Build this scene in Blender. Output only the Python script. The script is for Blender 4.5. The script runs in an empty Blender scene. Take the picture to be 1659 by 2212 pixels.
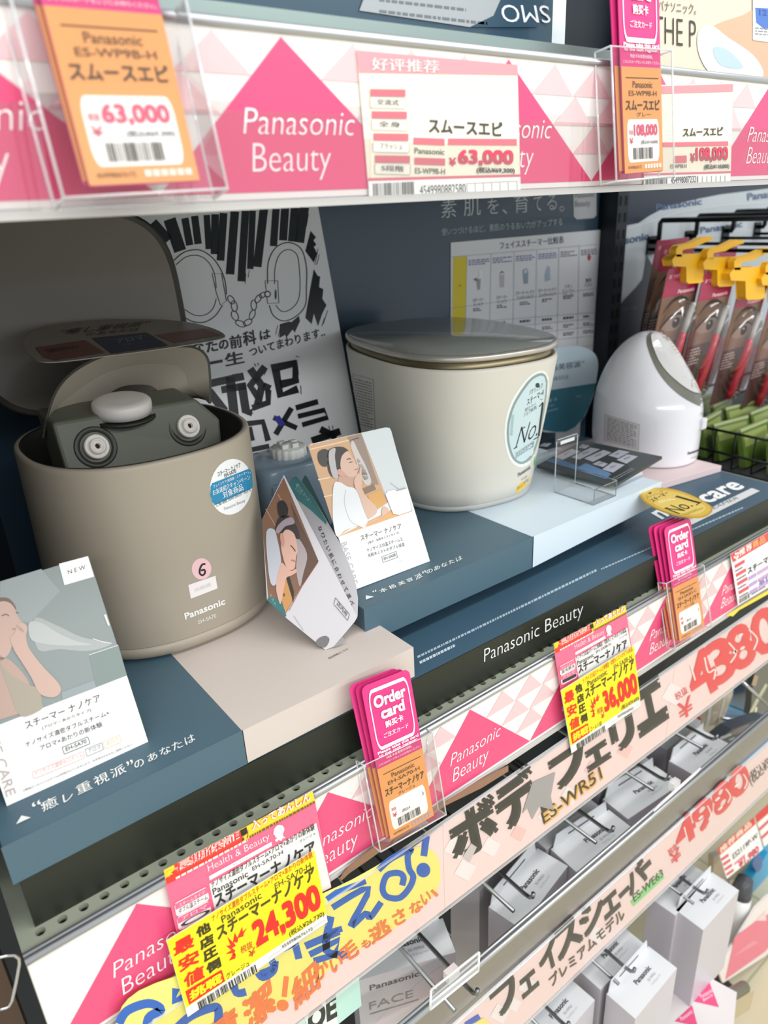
import bpy, bmesh, math, random
from mathutils import Vector, Matrix
from mathutils.bvhtree import BVHTree
from mathutils.geometry import tessellate_polygon

# ------------------------------------------------------------------ camera, light, exposure
SC = bpy.context.scene
COL = SC.collection
V = Vector
RX = [(0.790373277, -0.272627966, 0.548620156), (-0.610711156, -0.279888233, 0.740739132), (-0.048393877, -0.920508865, -0.387713120)]
RM = Matrix(RX)                       # camera axes (right, down, forward) -> world
FPX, CX, CY = 1563.45, 829.5, 1106.0
CAM = V((0.0048, -0.3732, 0.4029))
cd = bpy.data.cameras.new('camera')
cam = bpy.data.objects.new('camera', cd)
COL.objects.link(cam)
r, d, f = RM.col[0], RM.col[1], RM.col[2]
cam.matrix_world = Matrix(((r[0], -d[0], -f[0], CAM[0]), (r[1], -d[1], -f[1], CAM[1]), (r[2], -d[2], -f[2], CAM[2]), (0, 0, 0, 1)))
cd.sensor_fit = 'VERTICAL'
cd.sensor_height = 36.0
cd.sensor_width = 27.0
cd.lens = FPX / 2212.0 * 36.0
cd.clip_start = 0.02
cd.clip_end = 60
cd.dof.use_dof = True
cd.dof.focus_distance = 0.60
cd.dof.aperture_fstop = 7.0
SC.camera = cam
SC.view_settings.view_transform = 'Standard'
SC.view_settings.look = 'None'
SC.view_settings.gamma = 1
SC.view_settings.use_curve_mapping = False
SC.view_settings.exposure = 0.06

w = bpy.data.worlds.new('store')
SC.world = w
w.use_nodes = True
w.node_tree.nodes['Background'].inputs[0].default_value = (0.93, 0.97, 1.0, 1)
w.node_tree.nodes['Background'].inputs[1].default_value = 0.95


def area(name, loc, rot, sx, sy, power, col=(1, 1, 1)):
    l = bpy.data.lights.new(name, 'AREA')
    l.shape = 'RECTANGLE'
    l.size, l.size_y, l.energy, l.color = sx, sy, power, col
    o = bpy.data.objects.new(name, l)
    o.location = loc
    o.rotation_euler = rot
    COL.objects.link(o)
    return o


# rows of ceiling tubes over the aisle, running along the shelf
area('ceiling_tube_light', (0.6, -0.75, 1.75), (math.radians(12), 0, 0), 4.2, 0.22, 29, (1.0, 0.985, 0.96))
area('ceiling_tube_light.001', (0.6, -3.0, 1.75), (math.radians(48), 0, 0), 5.0, 0.25, 60, (1.0, 0.99, 0.97))


# ------------------------------------------------------------------ helpers
def ray(px, py):
    return RM @ V(((px - CX) / FPX, (py - CY) / FPX, 1.0))


def at(px, py, X=None, Y=None, Z=None):
    d = ray(px, py)
    t = (X - CAM.x) / d.x if X is not None else (Y - CAM.y) / d.y if Y is not None else (Z - CAM.z) / d.z
    return CAM + d * t


def lin(h):
    h = h.lstrip('#')
    c = [int(h[i:i + 2], 16) / 255 for i in (0, 2, 4)]
    return tuple(x / 12.92 if x <= .04045 else ((x + .055) / 1.055) ** 2.4 for x in c) + (1,)


MATS = {}


def mat(col, rough=.55, metal=0.0, spec=.4, coat=0.0, bump=0.0, bscale=400.0, vary=0.0, trans=0.0):
    key = (col, rough, metal, spec, coat, bump, bscale, vary, trans)
    if key in MATS:
        return MATS[key]
    m = bpy.data.materials.new('surface_' + col.strip('#'))
    m.use_nodes = True
    nt = m.node_tree
    b = nt.nodes['Principled BSDF']
    b.inputs['Base Color'].default_value = lin(col)
    b.inputs['Roughness'].default_value = rough
    b.inputs['Metallic'].default_value = metal
    b.inputs['Specular IOR Level'].default_value = spec
    b.inputs['Coat Weight'].default_value = coat
    b.inputs['Coat Roughness'].default_value = .08
    if bump or vary:
        tc = nt.nodes.new('ShaderNodeTexCoord')
        nz = nt.nodes.new('ShaderNodeTexNoise')
        nz.inputs['Scale'].default_value = bscale
        nz.inputs['Detail'].default_value = 4
        nt.links.new(tc.outputs['Object'], nz.inputs['Vector'])
        if bump:
            bp = nt.nodes.new('ShaderNodeBump')
            bp.inputs['Strength'].default_value = bump
            bp.inputs['Distance'].default_value = .001
            nt.links.new(nz.outputs['Fac'], bp.inputs['Height'])
            nt.links.new(bp.outputs['Normal'], b.inputs['Normal'])
        if vary:
            mx = nt.nodes.new('ShaderNodeMix')
            mx.data_type = 'RGBA'
            c = lin(col)
            mx.inputs[6].default_value = tuple(x * (1 - vary) for x in c[:3]) + (1,)
            mx.inputs[7].default_value = tuple(min(1, x * (1 + vary)) for x in c[:3]) + (1,)
            nt.links.new(nz.outputs['Fac'], mx.inputs[0])
            nt.links.new(mx.outputs[2], b.inputs['Base Color'])
    MATS[key] = m
    return m


def clear(name, tint='#ffffff', gloss=.10, rough=.04, milky=0.0):
    """clear plastic: lets light straight through, mirrors a little more at a glance"""
    if name in MATS:
        return MATS[name]
    m = bpy.data.materials.new(name)
    m.use_nodes = True
    nt = m.node_tree
    nt.nodes.remove(nt.nodes['Principled BSDF'])
    out = nt.nodes['Material Output']
    tr = nt.nodes.new('ShaderNodeBsdfTransparent')
    tr.inputs[0].default_value = lin(tint)
    gl = nt.nodes.new('ShaderNodeBsdfGlossy')
    gl.inputs['Roughness'].default_value = rough
    lw = nt.nodes.new('ShaderNodeLayerWeight')
    lw.inputs[0].default_value = .25
    ma = nt.nodes.new('ShaderNodeMath')
    ma.operation = 'MULTIPLY_ADD'
    ma.inputs[1].default_value = .5
    ma.inputs[2].default_value = gloss * .5
    nt.links.new(lw.outputs['Fresnel'], ma.inputs[0])
    mx = nt.nodes.new('ShaderNodeMixShader')
    nt.links.new(ma.outputs[0], mx.inputs[0])
    nt.links.new(tr.outputs[0], mx.inputs[1])
    nt.links.new(gl.outputs[0], mx.inputs[2])
    last = mx
    if milky:
        df = nt.nodes.new('ShaderNodeBsdfDiffuse')
        df.inputs[0].default_value = (.9, .92, .94, 1)
        m2 = nt.nodes.new('ShaderNodeMixShader')
        m2.inputs[0].default_value = milky
        nt.links.new(mx.outputs[0], m2.inputs[1])
        nt.links.new(df.outputs[0], m2.inputs[2])
        last = m2
    nt.links.new(last.outputs[0], out.inputs[0])
    MATS[name] = m
    return m


def org(p):
    o = V((0, 0, 0))
    while p is not None:
        o = o + p.location
        p = p.parent
    return o


class MB:
    """collects vertices, faces and materials of one mesh, in world coordinates"""

    def __init__(s):
        s.v, s.f, s.m, s.ms, s.sm = [], [], [], [], []

    def mi(s, m):
        if m not in s.ms:
            s.ms.append(m)
        return s.ms.index(m)

    def add(s, vs, fs, m, smooth=False):
        k = len(s.v)
        s.v += [V(x) for x in vs]
        i = s.mi(m)
        for q in fs:
            s.f.append([k + a for a in q])
            s.m.append(i)
            s.sm.append(smooth)
        return s

    def box(s, lo, hi, m):
        x0, y0, z0 = lo
        x1, y1, z1 = hi
        return s.hexa([(x0, y0, z0), (x1, y0, z0), (x1, y1, z0), (x0, y1, z0), (x0, y0, z1), (x1, y0, z1), (x1, y1, z1), (x0, y1, z1)], m)

    def hexa(s, p, m):
        return s.add(p, [(3, 2, 1, 0), (4, 5, 6, 7), (0, 1, 5, 4), (1, 2, 6, 5), (2, 3, 7, 6), (3, 0, 4, 7)], m)

    def loft(s, rings, m, cap0=True, cap1=True, smooth=True):
        n = len(rings[0])
        vs = [p for rg in rings for p in rg]
        fs = [(i * n + j, i * n + (j + 1) % n, (i + 1) * n + (j + 1) % n, (i + 1) * n + j) for i in range(len(rings) - 1) for j in range(n)]
        if cap0:
            fs.append(tuple(range(n - 1, -1, -1)))
        if cap1:
            fs.append(tuple((len(rings) - 1) * n + j for j in range(n)))
        return s.add(vs, fs, m, smooth)

    def prism(s, pts, ext, m):
        """polygon of 3-D points pushed along ext"""
        n = len(pts)
        e = V(ext)
        vs = [V(p) for p in pts] + [V(p) + e for p in pts]
        fs = [tuple(range(n)), tuple(range(2 * n - 1, n - 1, -1))] + [(i, (i + 1) % n, n + (i + 1) % n, n + i) for i in range(n)]
        return s.add(vs, fs, m)

    def tube(s, path, rad, m, n=8, cap=True):
        path = [V(p) for p in path]
        rings = []
        up = None
        for i, p in enumerate(path):
            t = (path[min(i + 1, len(path) - 1)] - path[max(i - 1, 0)]).normalized()
            if up is None:
                up = V((0, 0, 1)) if abs(t.z) < .9 else V((0, 1, 0))
            a = t.cross(up).normalized()
            up = a.cross(t).normalized()
            rr = rad[i] if isinstance(rad, (list, tuple)) else rad
            rings.append([p + (a * math.cos(q) + up * math.sin(q)) * rr for q in [2 * math.pi * k / n for k in range(n)]])
        return s.loft(rings, m, cap, cap)

    def lathe(s, c, axis, prof, m, n=32):
        """prof: (radius, height) pairs turned about axis through c"""
        ax = V(axis).normalized()
        a = ax.orthogonal().normalized()
        b = ax.cross(a)
        rings = [[V(c) + ax * h + (a * math.cos(t) + b * math.sin(t)) * rr for t in [2 * math.pi * k / n for k in range(n)]] for rr, h in prof]
        return s.loft(rings, m, prof[0][0] > 1e-6, prof[-1][0] > 1e-6)

    def build(s, name, parent=None, bevel=0.0, auto=True):
        o0 = org(parent)
        me = bpy.data.meshes.new(name)
        me.from_pydata([x - o0 for x in s.v], [], s.f)
        for m in s.ms:
            me.materials.append(m)
        me.polygons.foreach_set('material_index', s.m)
        me.polygons.foreach_set('use_smooth', s.sm)
        me.validate()
        o = bpy.data.objects.new(name, me)
        COL.objects.link(o)
        if parent is not None:
            o.parent = parent
        if bevel:
            b = o.modifiers.new('bevel', 'BEVEL')
            b.width, b.segments, b.limit_method, b.angle_limit = bevel, 2, 'ANGLE', .6
        return o


def tag(o, label, cat, group=None, kind=None):
    o['label'] = label
    o['category'] = cat
    if group:
        o['group'] = group
    if kind:
        o['kind'] = kind
    return o


def thing(name, label, cat, loc, group=None):
    o = bpy.data.objects.new(name, None)
    o.empty_display_size = .01
    o.location = loc
    COL.objects.link(o)
    return tag(o, label, cat, group)


def struct(mb, name, label=None):
    o = mb.build(name)
    o['kind'] = 'structure'
    if label:
        o['label'] = label
    return o


def dup(root, loc, rotz, label, group=None):
    """a copy of a thing with copies of its parts and sub-parts"""
    rr = root.copy()
    COL.objects.link(rr)
    rr.location = loc
    rr.rotation_euler = (0, 0, rotz)
    rr['label'] = label
    if group:
        rr['group'] = group
    for ch in list(root.children):
        c = ch.copy()
        COL.objects.link(c)
        c.parent = rr
        for g in ch.children:
            e = g.copy()
            COL.objects.link(e)
            e.parent = c
    return rr


# ---- printing: lettering, bars and flat colour areas laid on a surface
TXT = {}


def glyphs(body, b):
    key = (body, b)
    if key not in TXT:
        c = bpy.data.curves.new('t', 'FONT')
        c.body = body
        c.offset = min(b, 0.0)
        c.resolution_u = 3
        o = bpy.data.objects.new('t', c)
        COL.objects.link(o)
        dg = bpy.context.evaluated_depsgraph_get()
        ev = o.evaluated_get(dg)
        me = ev.to_mesh()
        vs = [(p.co.x, p.co.y) for p in me.vertices]
        fs = [tuple(p.vertices) for p in me.polygons]
        ev.to_mesh_clear()
        bpy.data.objects.remove(o)
        bpy.data.curves.remove(c)
        x0, x1 = min(p[0] for p in vs), max(p[0] for p in vs)
        y0, y1 = min(p[1] for p in vs), max(p[1] for p in vs)
        TXT[key] = ([((x - x0) / (x1 - x0), (y - y0) / (y1 - y0)) for x, y in vs], fs, x1 - x0, y1 - y0)
    return TXT[key]


def curve(pts, n=6, closed=True):
    """smooth line through the points"""
    out = []
    k = len(pts)
    for i in range(k if closed else k - 1):
        g = lambda j: pts[j % k] if closed else pts[max(0, min(k - 1, j))]
        p0, p1, p2, p3 = g(i - 1), g(i), g(i + 1), g(i + 2)
        for q in range(n):
            t = q / n
            out.append(tuple(.5 * (2 * p1[c] + (p2[c] - p0[c]) * t + (2 * p0[c] - 5 * p1[c] + 4 * p2[c] - p3[c]) * t * t + (3 * p1[c] - p0[c] - 3 * p2[c] + p3[c]) * t ** 3) for c in range(len(p1))))
    if not closed:
        out.append(tuple(pts[-1]))
    return out


class Flat:
    """a plane; coordinates are points of the photograph seen on it"""

    def __init__(s, o, n):
        s.o, s.n = V(o), V(n).normalized()

    def __call__(s, x, y, off=0.0):
        d = ray(x, y)
        o = s.o + s.n * off
        return CAM + d * ((o - CAM).dot(s.n) / d.dot(s.n))


def flat3(a, b, c):
    n = (V(b) - V(a)).cross(V(c) - V(a)).normalized()
    if n.dot(CAM - V(a)) < 0:
        n = -n
    return Flat(a, n)


class Rect:
    """a rectangle with corner o and sides u, w; coordinates run 0..1 (y upwards)"""

    def __init__(s, o, u, w, sx=1.0, sy=1.0):
        s.o, s.u, s.w, s.sx, s.sy = V(o), V(u), V(w), sx, sy
        s.n = s.u.cross(s.w).normalized()

    def __call__(s, x, y, off=0.0):
        return s.o + s.u * (x / s.sx) + s.w * (y / s.sy) + s.n * off


class Curved:
    """a solid's skin; coordinates are points of the photograph seen on it"""

    def __init__(s, mb):
        s.t = BVHTree.FromPolygons(mb.v, mb.f)

    def __call__(s, x, y, off=0.0):
        d = ray(x, y).normalized()
        h = s.t.ray_cast(CAM, d)
        if h[0] is None:
            h = min((s.t.find_nearest(CAM + d * (.4 + .02 * k)) for k in range(60)), key=lambda q: q[3])
        n = h[1] if h[1].dot(d) < 0 else -h[1]
        return h[0] + n * off


INK = .00016


class Print:
    def __init__(s, surf, mb=None, ox=0.0, oy=0.0, sc=1.0, base=0.0, fine=False, rough=.45):
        s.surf, s.mb, s.ox, s.oy, s.sc, s.base, s.fine, s.rough = surf, mb or MB(), ox, oy, sc, base, fine, rough

    def P(s, x, y, lay=1):
        return s.surf(s.ox + x / s.sc, s.oy + y / s.sc, s.base + lay * INK)

    def m(s, col):
        return mat(col, s.rough) if isinstance(col, str) else col

    def tris(s, pts, fs, col, lay):
        if s.fine:
            pts = list(pts)
            lim = 14.0 * s.sc
            out = []
            todo = [tuple(t) for t in fs]
            mid = {}

            def mp(a, b):
                k = (min(a, b), max(a, b))
                if k not in mid:
                    pts.append(((pts[a][0] + pts[b][0]) / 2, (pts[a][1] + pts[b][1]) / 2))
                    mid[k] = len(pts) - 1
                return mid[k]
            while todo:
                t = todo.pop()
                if len(t) > 3:
                    todo += [(t[0], t[i], t[i + 1]) for i in range(1, len(t) - 1)]
                    continue
                L = [math.dist(pts[t[i]], pts[t[(i + 1) % 3]]) for i in range(3)]
                k = L.index(max(L))
                if L[k] > lim:
                    q = mp(t[k], t[(k + 1) % 3])
                    todo += [(t[k], q, t[(k + 2) % 3]), (q, t[(k + 1) % 3], t[(k + 2) % 3])]
                else:
                    out.append(t)
            fs = out
        vs = [s.P(x, y, lay) for x, y in pts]
        nrm = None
        fx = []
        for q in fs:
            n = (vs[q[1]] - vs[q[0]]).cross(vs[q[2]] - vs[q[0]])
            fx.append(tuple(q) if n.dot(CAM - vs[q[0]]) >= 0 else tuple(reversed(q)))
        s.mb.add(vs, fx, s.m(col))
        return s

    def poly(s, pts, col, lay=1, sm=0):
        if sm:
            pts = curve(pts, sm)
        fs = tessellate_polygon([[V((x, y, 0)) for x, y in pts]])
        return s.tris(pts, fs, col, lay)

    def quad(s, p0, p1, p2, col, lay=1):
        p3 = (p1[0] + p2[0] - p0[0], p1[1] + p2[1] - p0[1])
        return s.tris([p0, p1, p3, p2], [(0, 1, 2, 3)], col, lay)

    def ell(s, c, rx, ry, col, lay=1, ang=0.0, n=32):
        ca, sa = math.cos(ang), math.sin(ang)
        return s.poly([(c[0] + rx * math.cos(t) * ca - ry * math.sin(t) * sa, c[1] + rx * math.cos(t) * sa + ry * math.sin(t) * ca) for t in [2 * math.pi * k / n for k in range(n)]], col, lay)

    def line(s, pts, wd, col, lay=1, sm=0, closed=False):
        """a stroke of width wd along the points"""
        if sm:
            pts = curve(pts, sm, closed)
        k = len(pts)
        L, R = [], []
        for i in range(k):
            a = pts[(i - 1) % k] if closed else pts[max(i - 1, 0)]
            b = pts[(i + 1) % k] if closed else pts[min(i + 1, k - 1)]
            dx, dy = b[0] - a[0], b[1] - a[1]
            q = math.hypot(dx, dy) or 1
            wi = wd[i] if isinstance(wd, (list, tuple)) else wd
            L.append((pts[i][0] - dy / q * wi / 2, pts[i][1] + dx / q * wi / 2))
            R.append((pts[i][0] + dy / q * wi / 2, pts[i][1] - dx / q * wi / 2))
        n = k if closed else k - 1
        return s.tris(L + R, [(i, (i + 1) % k, k + (i + 1) % k, k + i) for i in range(n)], col, lay)

    def text(s, body, p0, p1, p2, col, lay=3, b=0.0, sh=0.0):
        """lettering whose inked area spans p0 (bottom left) - p1 (bottom right) - p2 (top left); sh slants it"""
        vs, fs, W, H = glyphs(body, b)
        g = b * .8 if b > .004 else 0.0
        nud = ((0, 0),) if not g else ((0, 0), (1, 1), (-1, 1), (1, -1), (-1, -1)) if b > .02 else ((1, 0), (-1, 0))
        gx, gy = g / (W + 2 * g), g / (H + 2 * g)       # bolder strokes: the letters again, nudged each way
        fine, s.fine = s.fine, False
        for k, (dx, dy) in enumerate(nud):
            pts = []
            for x, y in vs:
                x, y = gx + x * (1 - 2 * gx) + dx * gx, gy + y * (1 - 2 * gy) + dy * gy
                pts.append((p0[0] + (p1[0] - p0[0]) * (x + sh * (y - .5)) + (p2[0] - p0[0]) * y, p0[1] + (p1[1] - p0[1]) * (x + sh * (y - .5)) + (p2[1] - p0[1]) * y))
            s.tris(pts, fs, col, lay + k * .14)
        s.fine = fine
        return s

    def bars(s, p0, p1, p2, col='#222222', lay=3, n=30, seed=1):
        rnd = random.Random(seed)
        ws = [rnd.choice((1, 1, 2, 3)) for _ in range(n * 2)]
        tot = sum(ws)
        u = V(p1) - V(p0)
        w = V(p2) - V(p0)
        x = 0
        for i, k in enumerate(ws):
            if i % 2 == 0:
                a, b = V(p0) + u * (x / tot), V(p0) + u * ((x + k) / tot)
                s.quad(tuple(a), tuple(b), tuple(a + w), col, lay)
            x += k
        return s

    def rbox(s, p0, p1, p2, wd, col, lay=3, rad=.12, fill=None):
        """rounded outline (or filled patch) over the parallelogram p0-p1-p2; rad is a share of its width"""
        U, W = V(p1) - V(p0), V(p2) - V(p0)
        ry = rad * U.length / max(W.length, 1e-9)
        pts = []
        for cx, cy, a0 in ((1 - rad, ry, -90), (1 - rad, 1 - ry, 0), (rad, 1 - ry, 90), (rad, ry, 180)):
            for k in range(6):
                t = math.radians(a0 + 18 * k)
                pts.append(tuple(V(p0) + U * (cx + rad * math.cos(t)) + W * (cy + ry * math.sin(t))))
        if fill:
            s.poly(pts, fill, lay)
        if wd:
            s.line(pts, wd, col, lay + 1 if fill else lay, closed=True)
        return s

    def dashes(s, p0, p1, p2, rows, col, lay=2, seed=3, fill=.55, per=9):
        """rows of fine print too small to read"""
        rnd = random.Random(seed)
        u, w = V(p1) - V(p0), V(p2) - V(p0)
        for r_ in range(rows):
            y0 = (r_ + .5 - fill / 2) / rows
            x = 0.0
            end = 1.0 if rnd.random() < .7 else rnd.uniform(.5, .9)
            while x < end:
                q = rnd.uniform(.4, 1.2) / per
                a = V(p0) + u * x + w * y0
                b = V(p0) + u * min(x + q, end) + w * y0
                s.quad(tuple(a), tuple(b), tuple(a + w * (fill / rows)), col, lay)
                x += q + .25 / per
        return s

    def build(s, *a, **k):
        return s.mb.build(*a, **k)


def slab(mb, pts, n, th, m, edge=None):
    """a sheet: front outline pts, thickness th away from the viewer"""
    return mb.prism(pts, -V(n).normalized() * th, m)


def se(cx, cy, a, b, n, z, rot=0.0, k=72):
    out = []
    for i in range(k):
        t = 2 * math.pi * i / k
        c, s_ = math.cos(t), math.sin(t)
        x = a * math.copysign(abs(c) ** (2 / n), c)
        y = b * math.copysign(abs(s_) ** (2 / n), s_)
        out.append(V((cx + x * math.cos(rot) - y * math.sin(rot), cy + x * math.sin(rot) + y * math.cos(rot), z)))
    return out


WHITE, PINK, HOT, LPINK, YEL, RED, INKC = '#f4f4f0', '#e8487c', '#e2357f', '#f3d3d3', '#f8e41a', '#e02424', '#26221c'
GREY_METAL = mat('#9a9ca0', .35, .9)
CHROME = mat('#c4c6c8', .18, 1.0)
ALU = mat('#b9bbbd', .32, .85)
LIP = mat('#9aa08f', .5, .2)
DARK = mat('#15181a', .6)
CLEAR = clear('clear_plastic', gloss=.10)
EDGE = clear('clear_plastic_edge', gloss=.3, milky=.35)
FROST = clear('frosted_edge', gloss=.2, milky=.6)
# ------------------------------------------------------------------ the shop fitting
WALLY = 0.42
struct(MB().box((-.25, WALLY, -1.1), (2.6, WALLY + .03, 1.1), mat('#1a232c', .5)), 'wall_back', 'dark gondola back panel')
fl = MB().box((-1.5, -4.0, -1.13), (6.0, .42, -1.1), mat('#d9cfae', .25, coat=.3, vary=.05, bscale=6))
for k in range(-3, 13):
    fl.box((k * .45, -4.0, -1.1003), (k * .45 + .004, .42, -1.0996), mat('#b3a98c', .5))
for k in range(-8, 1):
    fl.box((-1.5, k * .45, -1.1003), (6.0, k * .45 + .004, -1.0996), mat('#b3a98c', .5))
struct(fl, 'floor', 'pale cream tiled shop floor')


def upright(name, x0, x1, y0, y1, z0, z1, m, label, slots=True, face='y'):
    t = thing(name, label, 'shelf post', ((x0 + x1) / 2, y0, z0))
    mb = MB().box((x0, y0, z0), (x1, y1, z1), m)
    mb.build('post', t)
    s = MB()
    n = int((z1 - z0) / .025)
    for k in range(n):
        z = z0 + .012 + k * .025
        if slots:
            for xc in ((x0 + x1) / 2 - .007, (x0 + x1) / 2 + .007):
                s.box((xc - .0025, y0 - .0006, z), (xc + .0025, y0 + .001, z + .014), mat('#07090b', .8))
    if slots:
        s.build('slot', t)
    return t


struct(MB().box((-.0125, .075, -.02), (-.0085, .42, .46), mat('#20262b', .6)), 'added_shade_panel', 'added unseen dark panel shading the left side of the taupe steamer')  # unseen panel, added to block light coming from the left
upright('shelf_upright', 1.058, 1.086, .385, .42, -1.1, .9, mat('#2a3036', .4, .5), 'dark slotted steel post between the steamer display and the eyelash tool rack')
upright('shelf_upright', -.075, -.012, .02, .06, -1.1, .9, mat('#4a382f', .45, .2), 'dark brown slotted post at the left end of the perforated shelf')

# ---- main shelf
SX0, SX1 = -.0008, 1.055
sh = thing('metal_shelf', 'grey green metal shelf with a row of punched holes along its front edge', 'shelf', (.5, .2, -.02))
mb = MB()
mb.box((SX0, .024, -.006), (SX1, .415, 0), LIP)
mb.box((SX0, .0072, -.03), (SX1, .0092, 0), LIP)
mb.box((SX0, .0092, -.03), (SX0 + .002, .415, -.006), LIP)
n = 24
x = .0051
while x < SX1 - .014:
    xc, yc, rr = x + .0066, .0163, .0031
    ins = [(xc + rr * math.cos(2 * math.pi * k / 16), yc + rr * math.sin(2 * math.pi * k / 16)) for k in range(16)]
    outs = []
    for k in range(16):
        c, s_ = math.cos(2 * math.pi * k / 16), math.sin(2 * math.pi * k / 16)
        q = max(abs(c), abs(s_))
        outs.append((xc + .0066 * c / q, yc + (.0077 if s_ > 0 else .0071) * s_ / q))
    mb.add([(a, b, 0) for a, b in outs] + [(a, b, 0) for a, b in ins] + [(a, b, -.004) for a, b in ins],
           [(k, (k + 1) % 16, 16 + (k + 1) % 16, 16 + k) for k in range(16)] + [(16 + k, 16 + (k + 1) % 16, 32 + (k + 1) % 16, 32 + k) for k in range(16)], LIP)
    x += .0132
mb.box((SX0, .0092, 0 - .0001), (.0051, .024, 0), LIP)
mb.box((SX0, .0092, -.0105), (SX1, .024, -.0085), mat('#8d8d80', .6))
mb.build('shelf_plate', sh)


def strip_print(p, x0, x1, per, h, first):
    """the pink triangle pattern with its lettering, x along the strip, y up from its lower edge (metres)"""
    s = per / .15
    k = first
    while k < x1:
        a, L, R = k, .069 * s, .081 * s
        tri = [(a - L, .0032), (a + R, .0032), (a, h - .001)]
        if a - L >= x0 and a + R <= x1:
            p.poly(tri, '#e04f7c', 2)
        else:
            lo, hi = max(x0, a - L), min(x1, a + R)
            if hi > lo:
                poly = []
                pts = tri[:2] + [tri[2]]
                for i in range(3):
                    A, B = pts[i], pts[(i + 1) % 3]
                    for bound, sign in ((x0, 1), (x1, -1)):
                        pass
                    poly.append(A)
                for bound, sign in ((x0, 1), (x1, -1)):
                    out = []
                    for i in range(len(poly)):
                        A, B = poly[i], poly[(i + 1) % len(poly)]
                        ia, ib = (A[0] - bound) * sign >= 0, (B[0] - bound) * sign >= 0
                        if ia:
                            out.append(A)
                        if ia != ib:
                            t = (bound - A[0]) / (B[0] - A[0])
                            out.append((bound, A[1] + (B[1] - A[1]) * t))
                    poly = out
                if len(poly) > 2:
                    p.poly(poly, '#e04f7c', 2)
        # small pale triangles in the gap to the right of this one
        tip, H = a + R, h - .0042
        for j in range(1, 5):
            wl = (R * j / 4, L * j / 4)
            n_ = j
            b0 = tip - wl[0]
            wd = (wl[0] + wl[1]) / n_
            for q in range(n_):
                xa = b0 + q * wd
                if j < 4 and xa > x0 and xa + wd < x1:
                    p.poly([(xa, .0032 + H * j / 4), (xa + wd, .0032 + H * j / 4), (xa + wd * .54, .0032 + H * (j + 1) / 4)], '#e6bfc2', 2)
        if a - .03 * s > x0 and a + .04 * s < x1:
            t0 = a
            z0 = h * .405
            p.text('Panasonic', (t0 - .0235 * s, z0), (t0 + .0385 * s, z0), (t0 - .0235 * s, z0 + .155 * h), '#fff4f4', 4, -.012, .04)
            z1 = h * .115
            p.text('Beauty', (t0 - .0215 * s, z1), (t0 + .0225 * s, z1), (t0 - .0215 * s, z1 + .235 * h), '#fff4f4', 4, -.012, .05)
        k += per


def price_rail(label, x0, x1, y, ztop, h, per, first, cover=0.0):
    t = thing('price_rail', label, 'price rail', ((x0 + x1) / 2, y, ztop - h))
    mb = MB()
    mb.box((x0, y + .0012, ztop - h - .006), (x1, y + .007, ztop), ALU)
    for zc, rr in ((ztop + .0005, .0028), (ztop + .0012, .0022)):
        mb.tube([(x0, y + (.0045 if rr < .0025 else .001), zc), (x1, y + (.0045 if rr < .0025 else .001), zc)], rr, ALU, 10)
    mb.box((x0, y - .002, ztop - h - .006), (x1, y + .0015, ztop - h - .002), mat('#c9c7c4', .4, .3))
    mb.build('channel', t)
    p = Print(Rect((0, y, ztop - h - .0015), (1, 0, 0), (0, 0, 1)), rough=.3)
    p.mb.box((x0 + .0005, y, ztop - h - .0015), (x1 - .0005, y + .001, ztop - .002), mat('#ebe6e2', .35))
    strip_print(p, x0 + .001, x1 - .001, per, h - .0005, first)
    o = p.build('printed_strip', t)
    if cover:
        c = MB()
        zb, zt = ztop - h - .003, ztop + .003
        yb, yt = y - .0035, y - .0035 + cover * h
        ring = []
        c.add([(x0, yb, zb), (x1, yb, zb), (x1, yt, zt), (x0, yt, zt)], [(0, 1, 2, 3)], clear('rail_cover', gloss=.22, rough=.05))
        c.build('clear_cover', t)
    return t


price_rail('long price rail along the perforated shelf edge, pink triangles on its strip', SX0, 1.055, 0.0, -.0005, .084, .1485, .066)

# ---- shelf above, with its price rail
us = thing('metal_shelf', 'upper metal shelf whose front rail crosses the top of the view', 'shelf', (.5, .2, .46))
MB().box((-.06, -.012, .462), (1.053, .415, .486), mat('#7f8784', .45, .3)).build('shelf_plate', us)
price_rail('upper price rail with blurred pink triangles and a glossy clear cover', -.06, 1.3, -.022, .4835, .0725, .157, .2181 - .157, cover=.085)

# ---- the display base and its risers (all card)
BASE = thing('display_plinth', 'long dark teal display plinth with a black front along the shelf', 'display stand', (.47, .1, 0))
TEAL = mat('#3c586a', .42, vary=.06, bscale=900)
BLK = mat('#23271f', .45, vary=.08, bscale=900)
A0, A1 = V((.0099, .0214, 0)), V((.9485, .0112, 0))
up = V((0, 0, .04))
bk = V((0, .36, 0))
mb = MB()
E0, E1 = V((0, .001, 0)), V((0, .36, 0))
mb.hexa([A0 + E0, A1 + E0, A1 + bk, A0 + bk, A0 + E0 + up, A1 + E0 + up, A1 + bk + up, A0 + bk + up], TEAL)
p = Print(Flat((0, 0, .04), (0, 0, 1)), mb, rough=.4)
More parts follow.
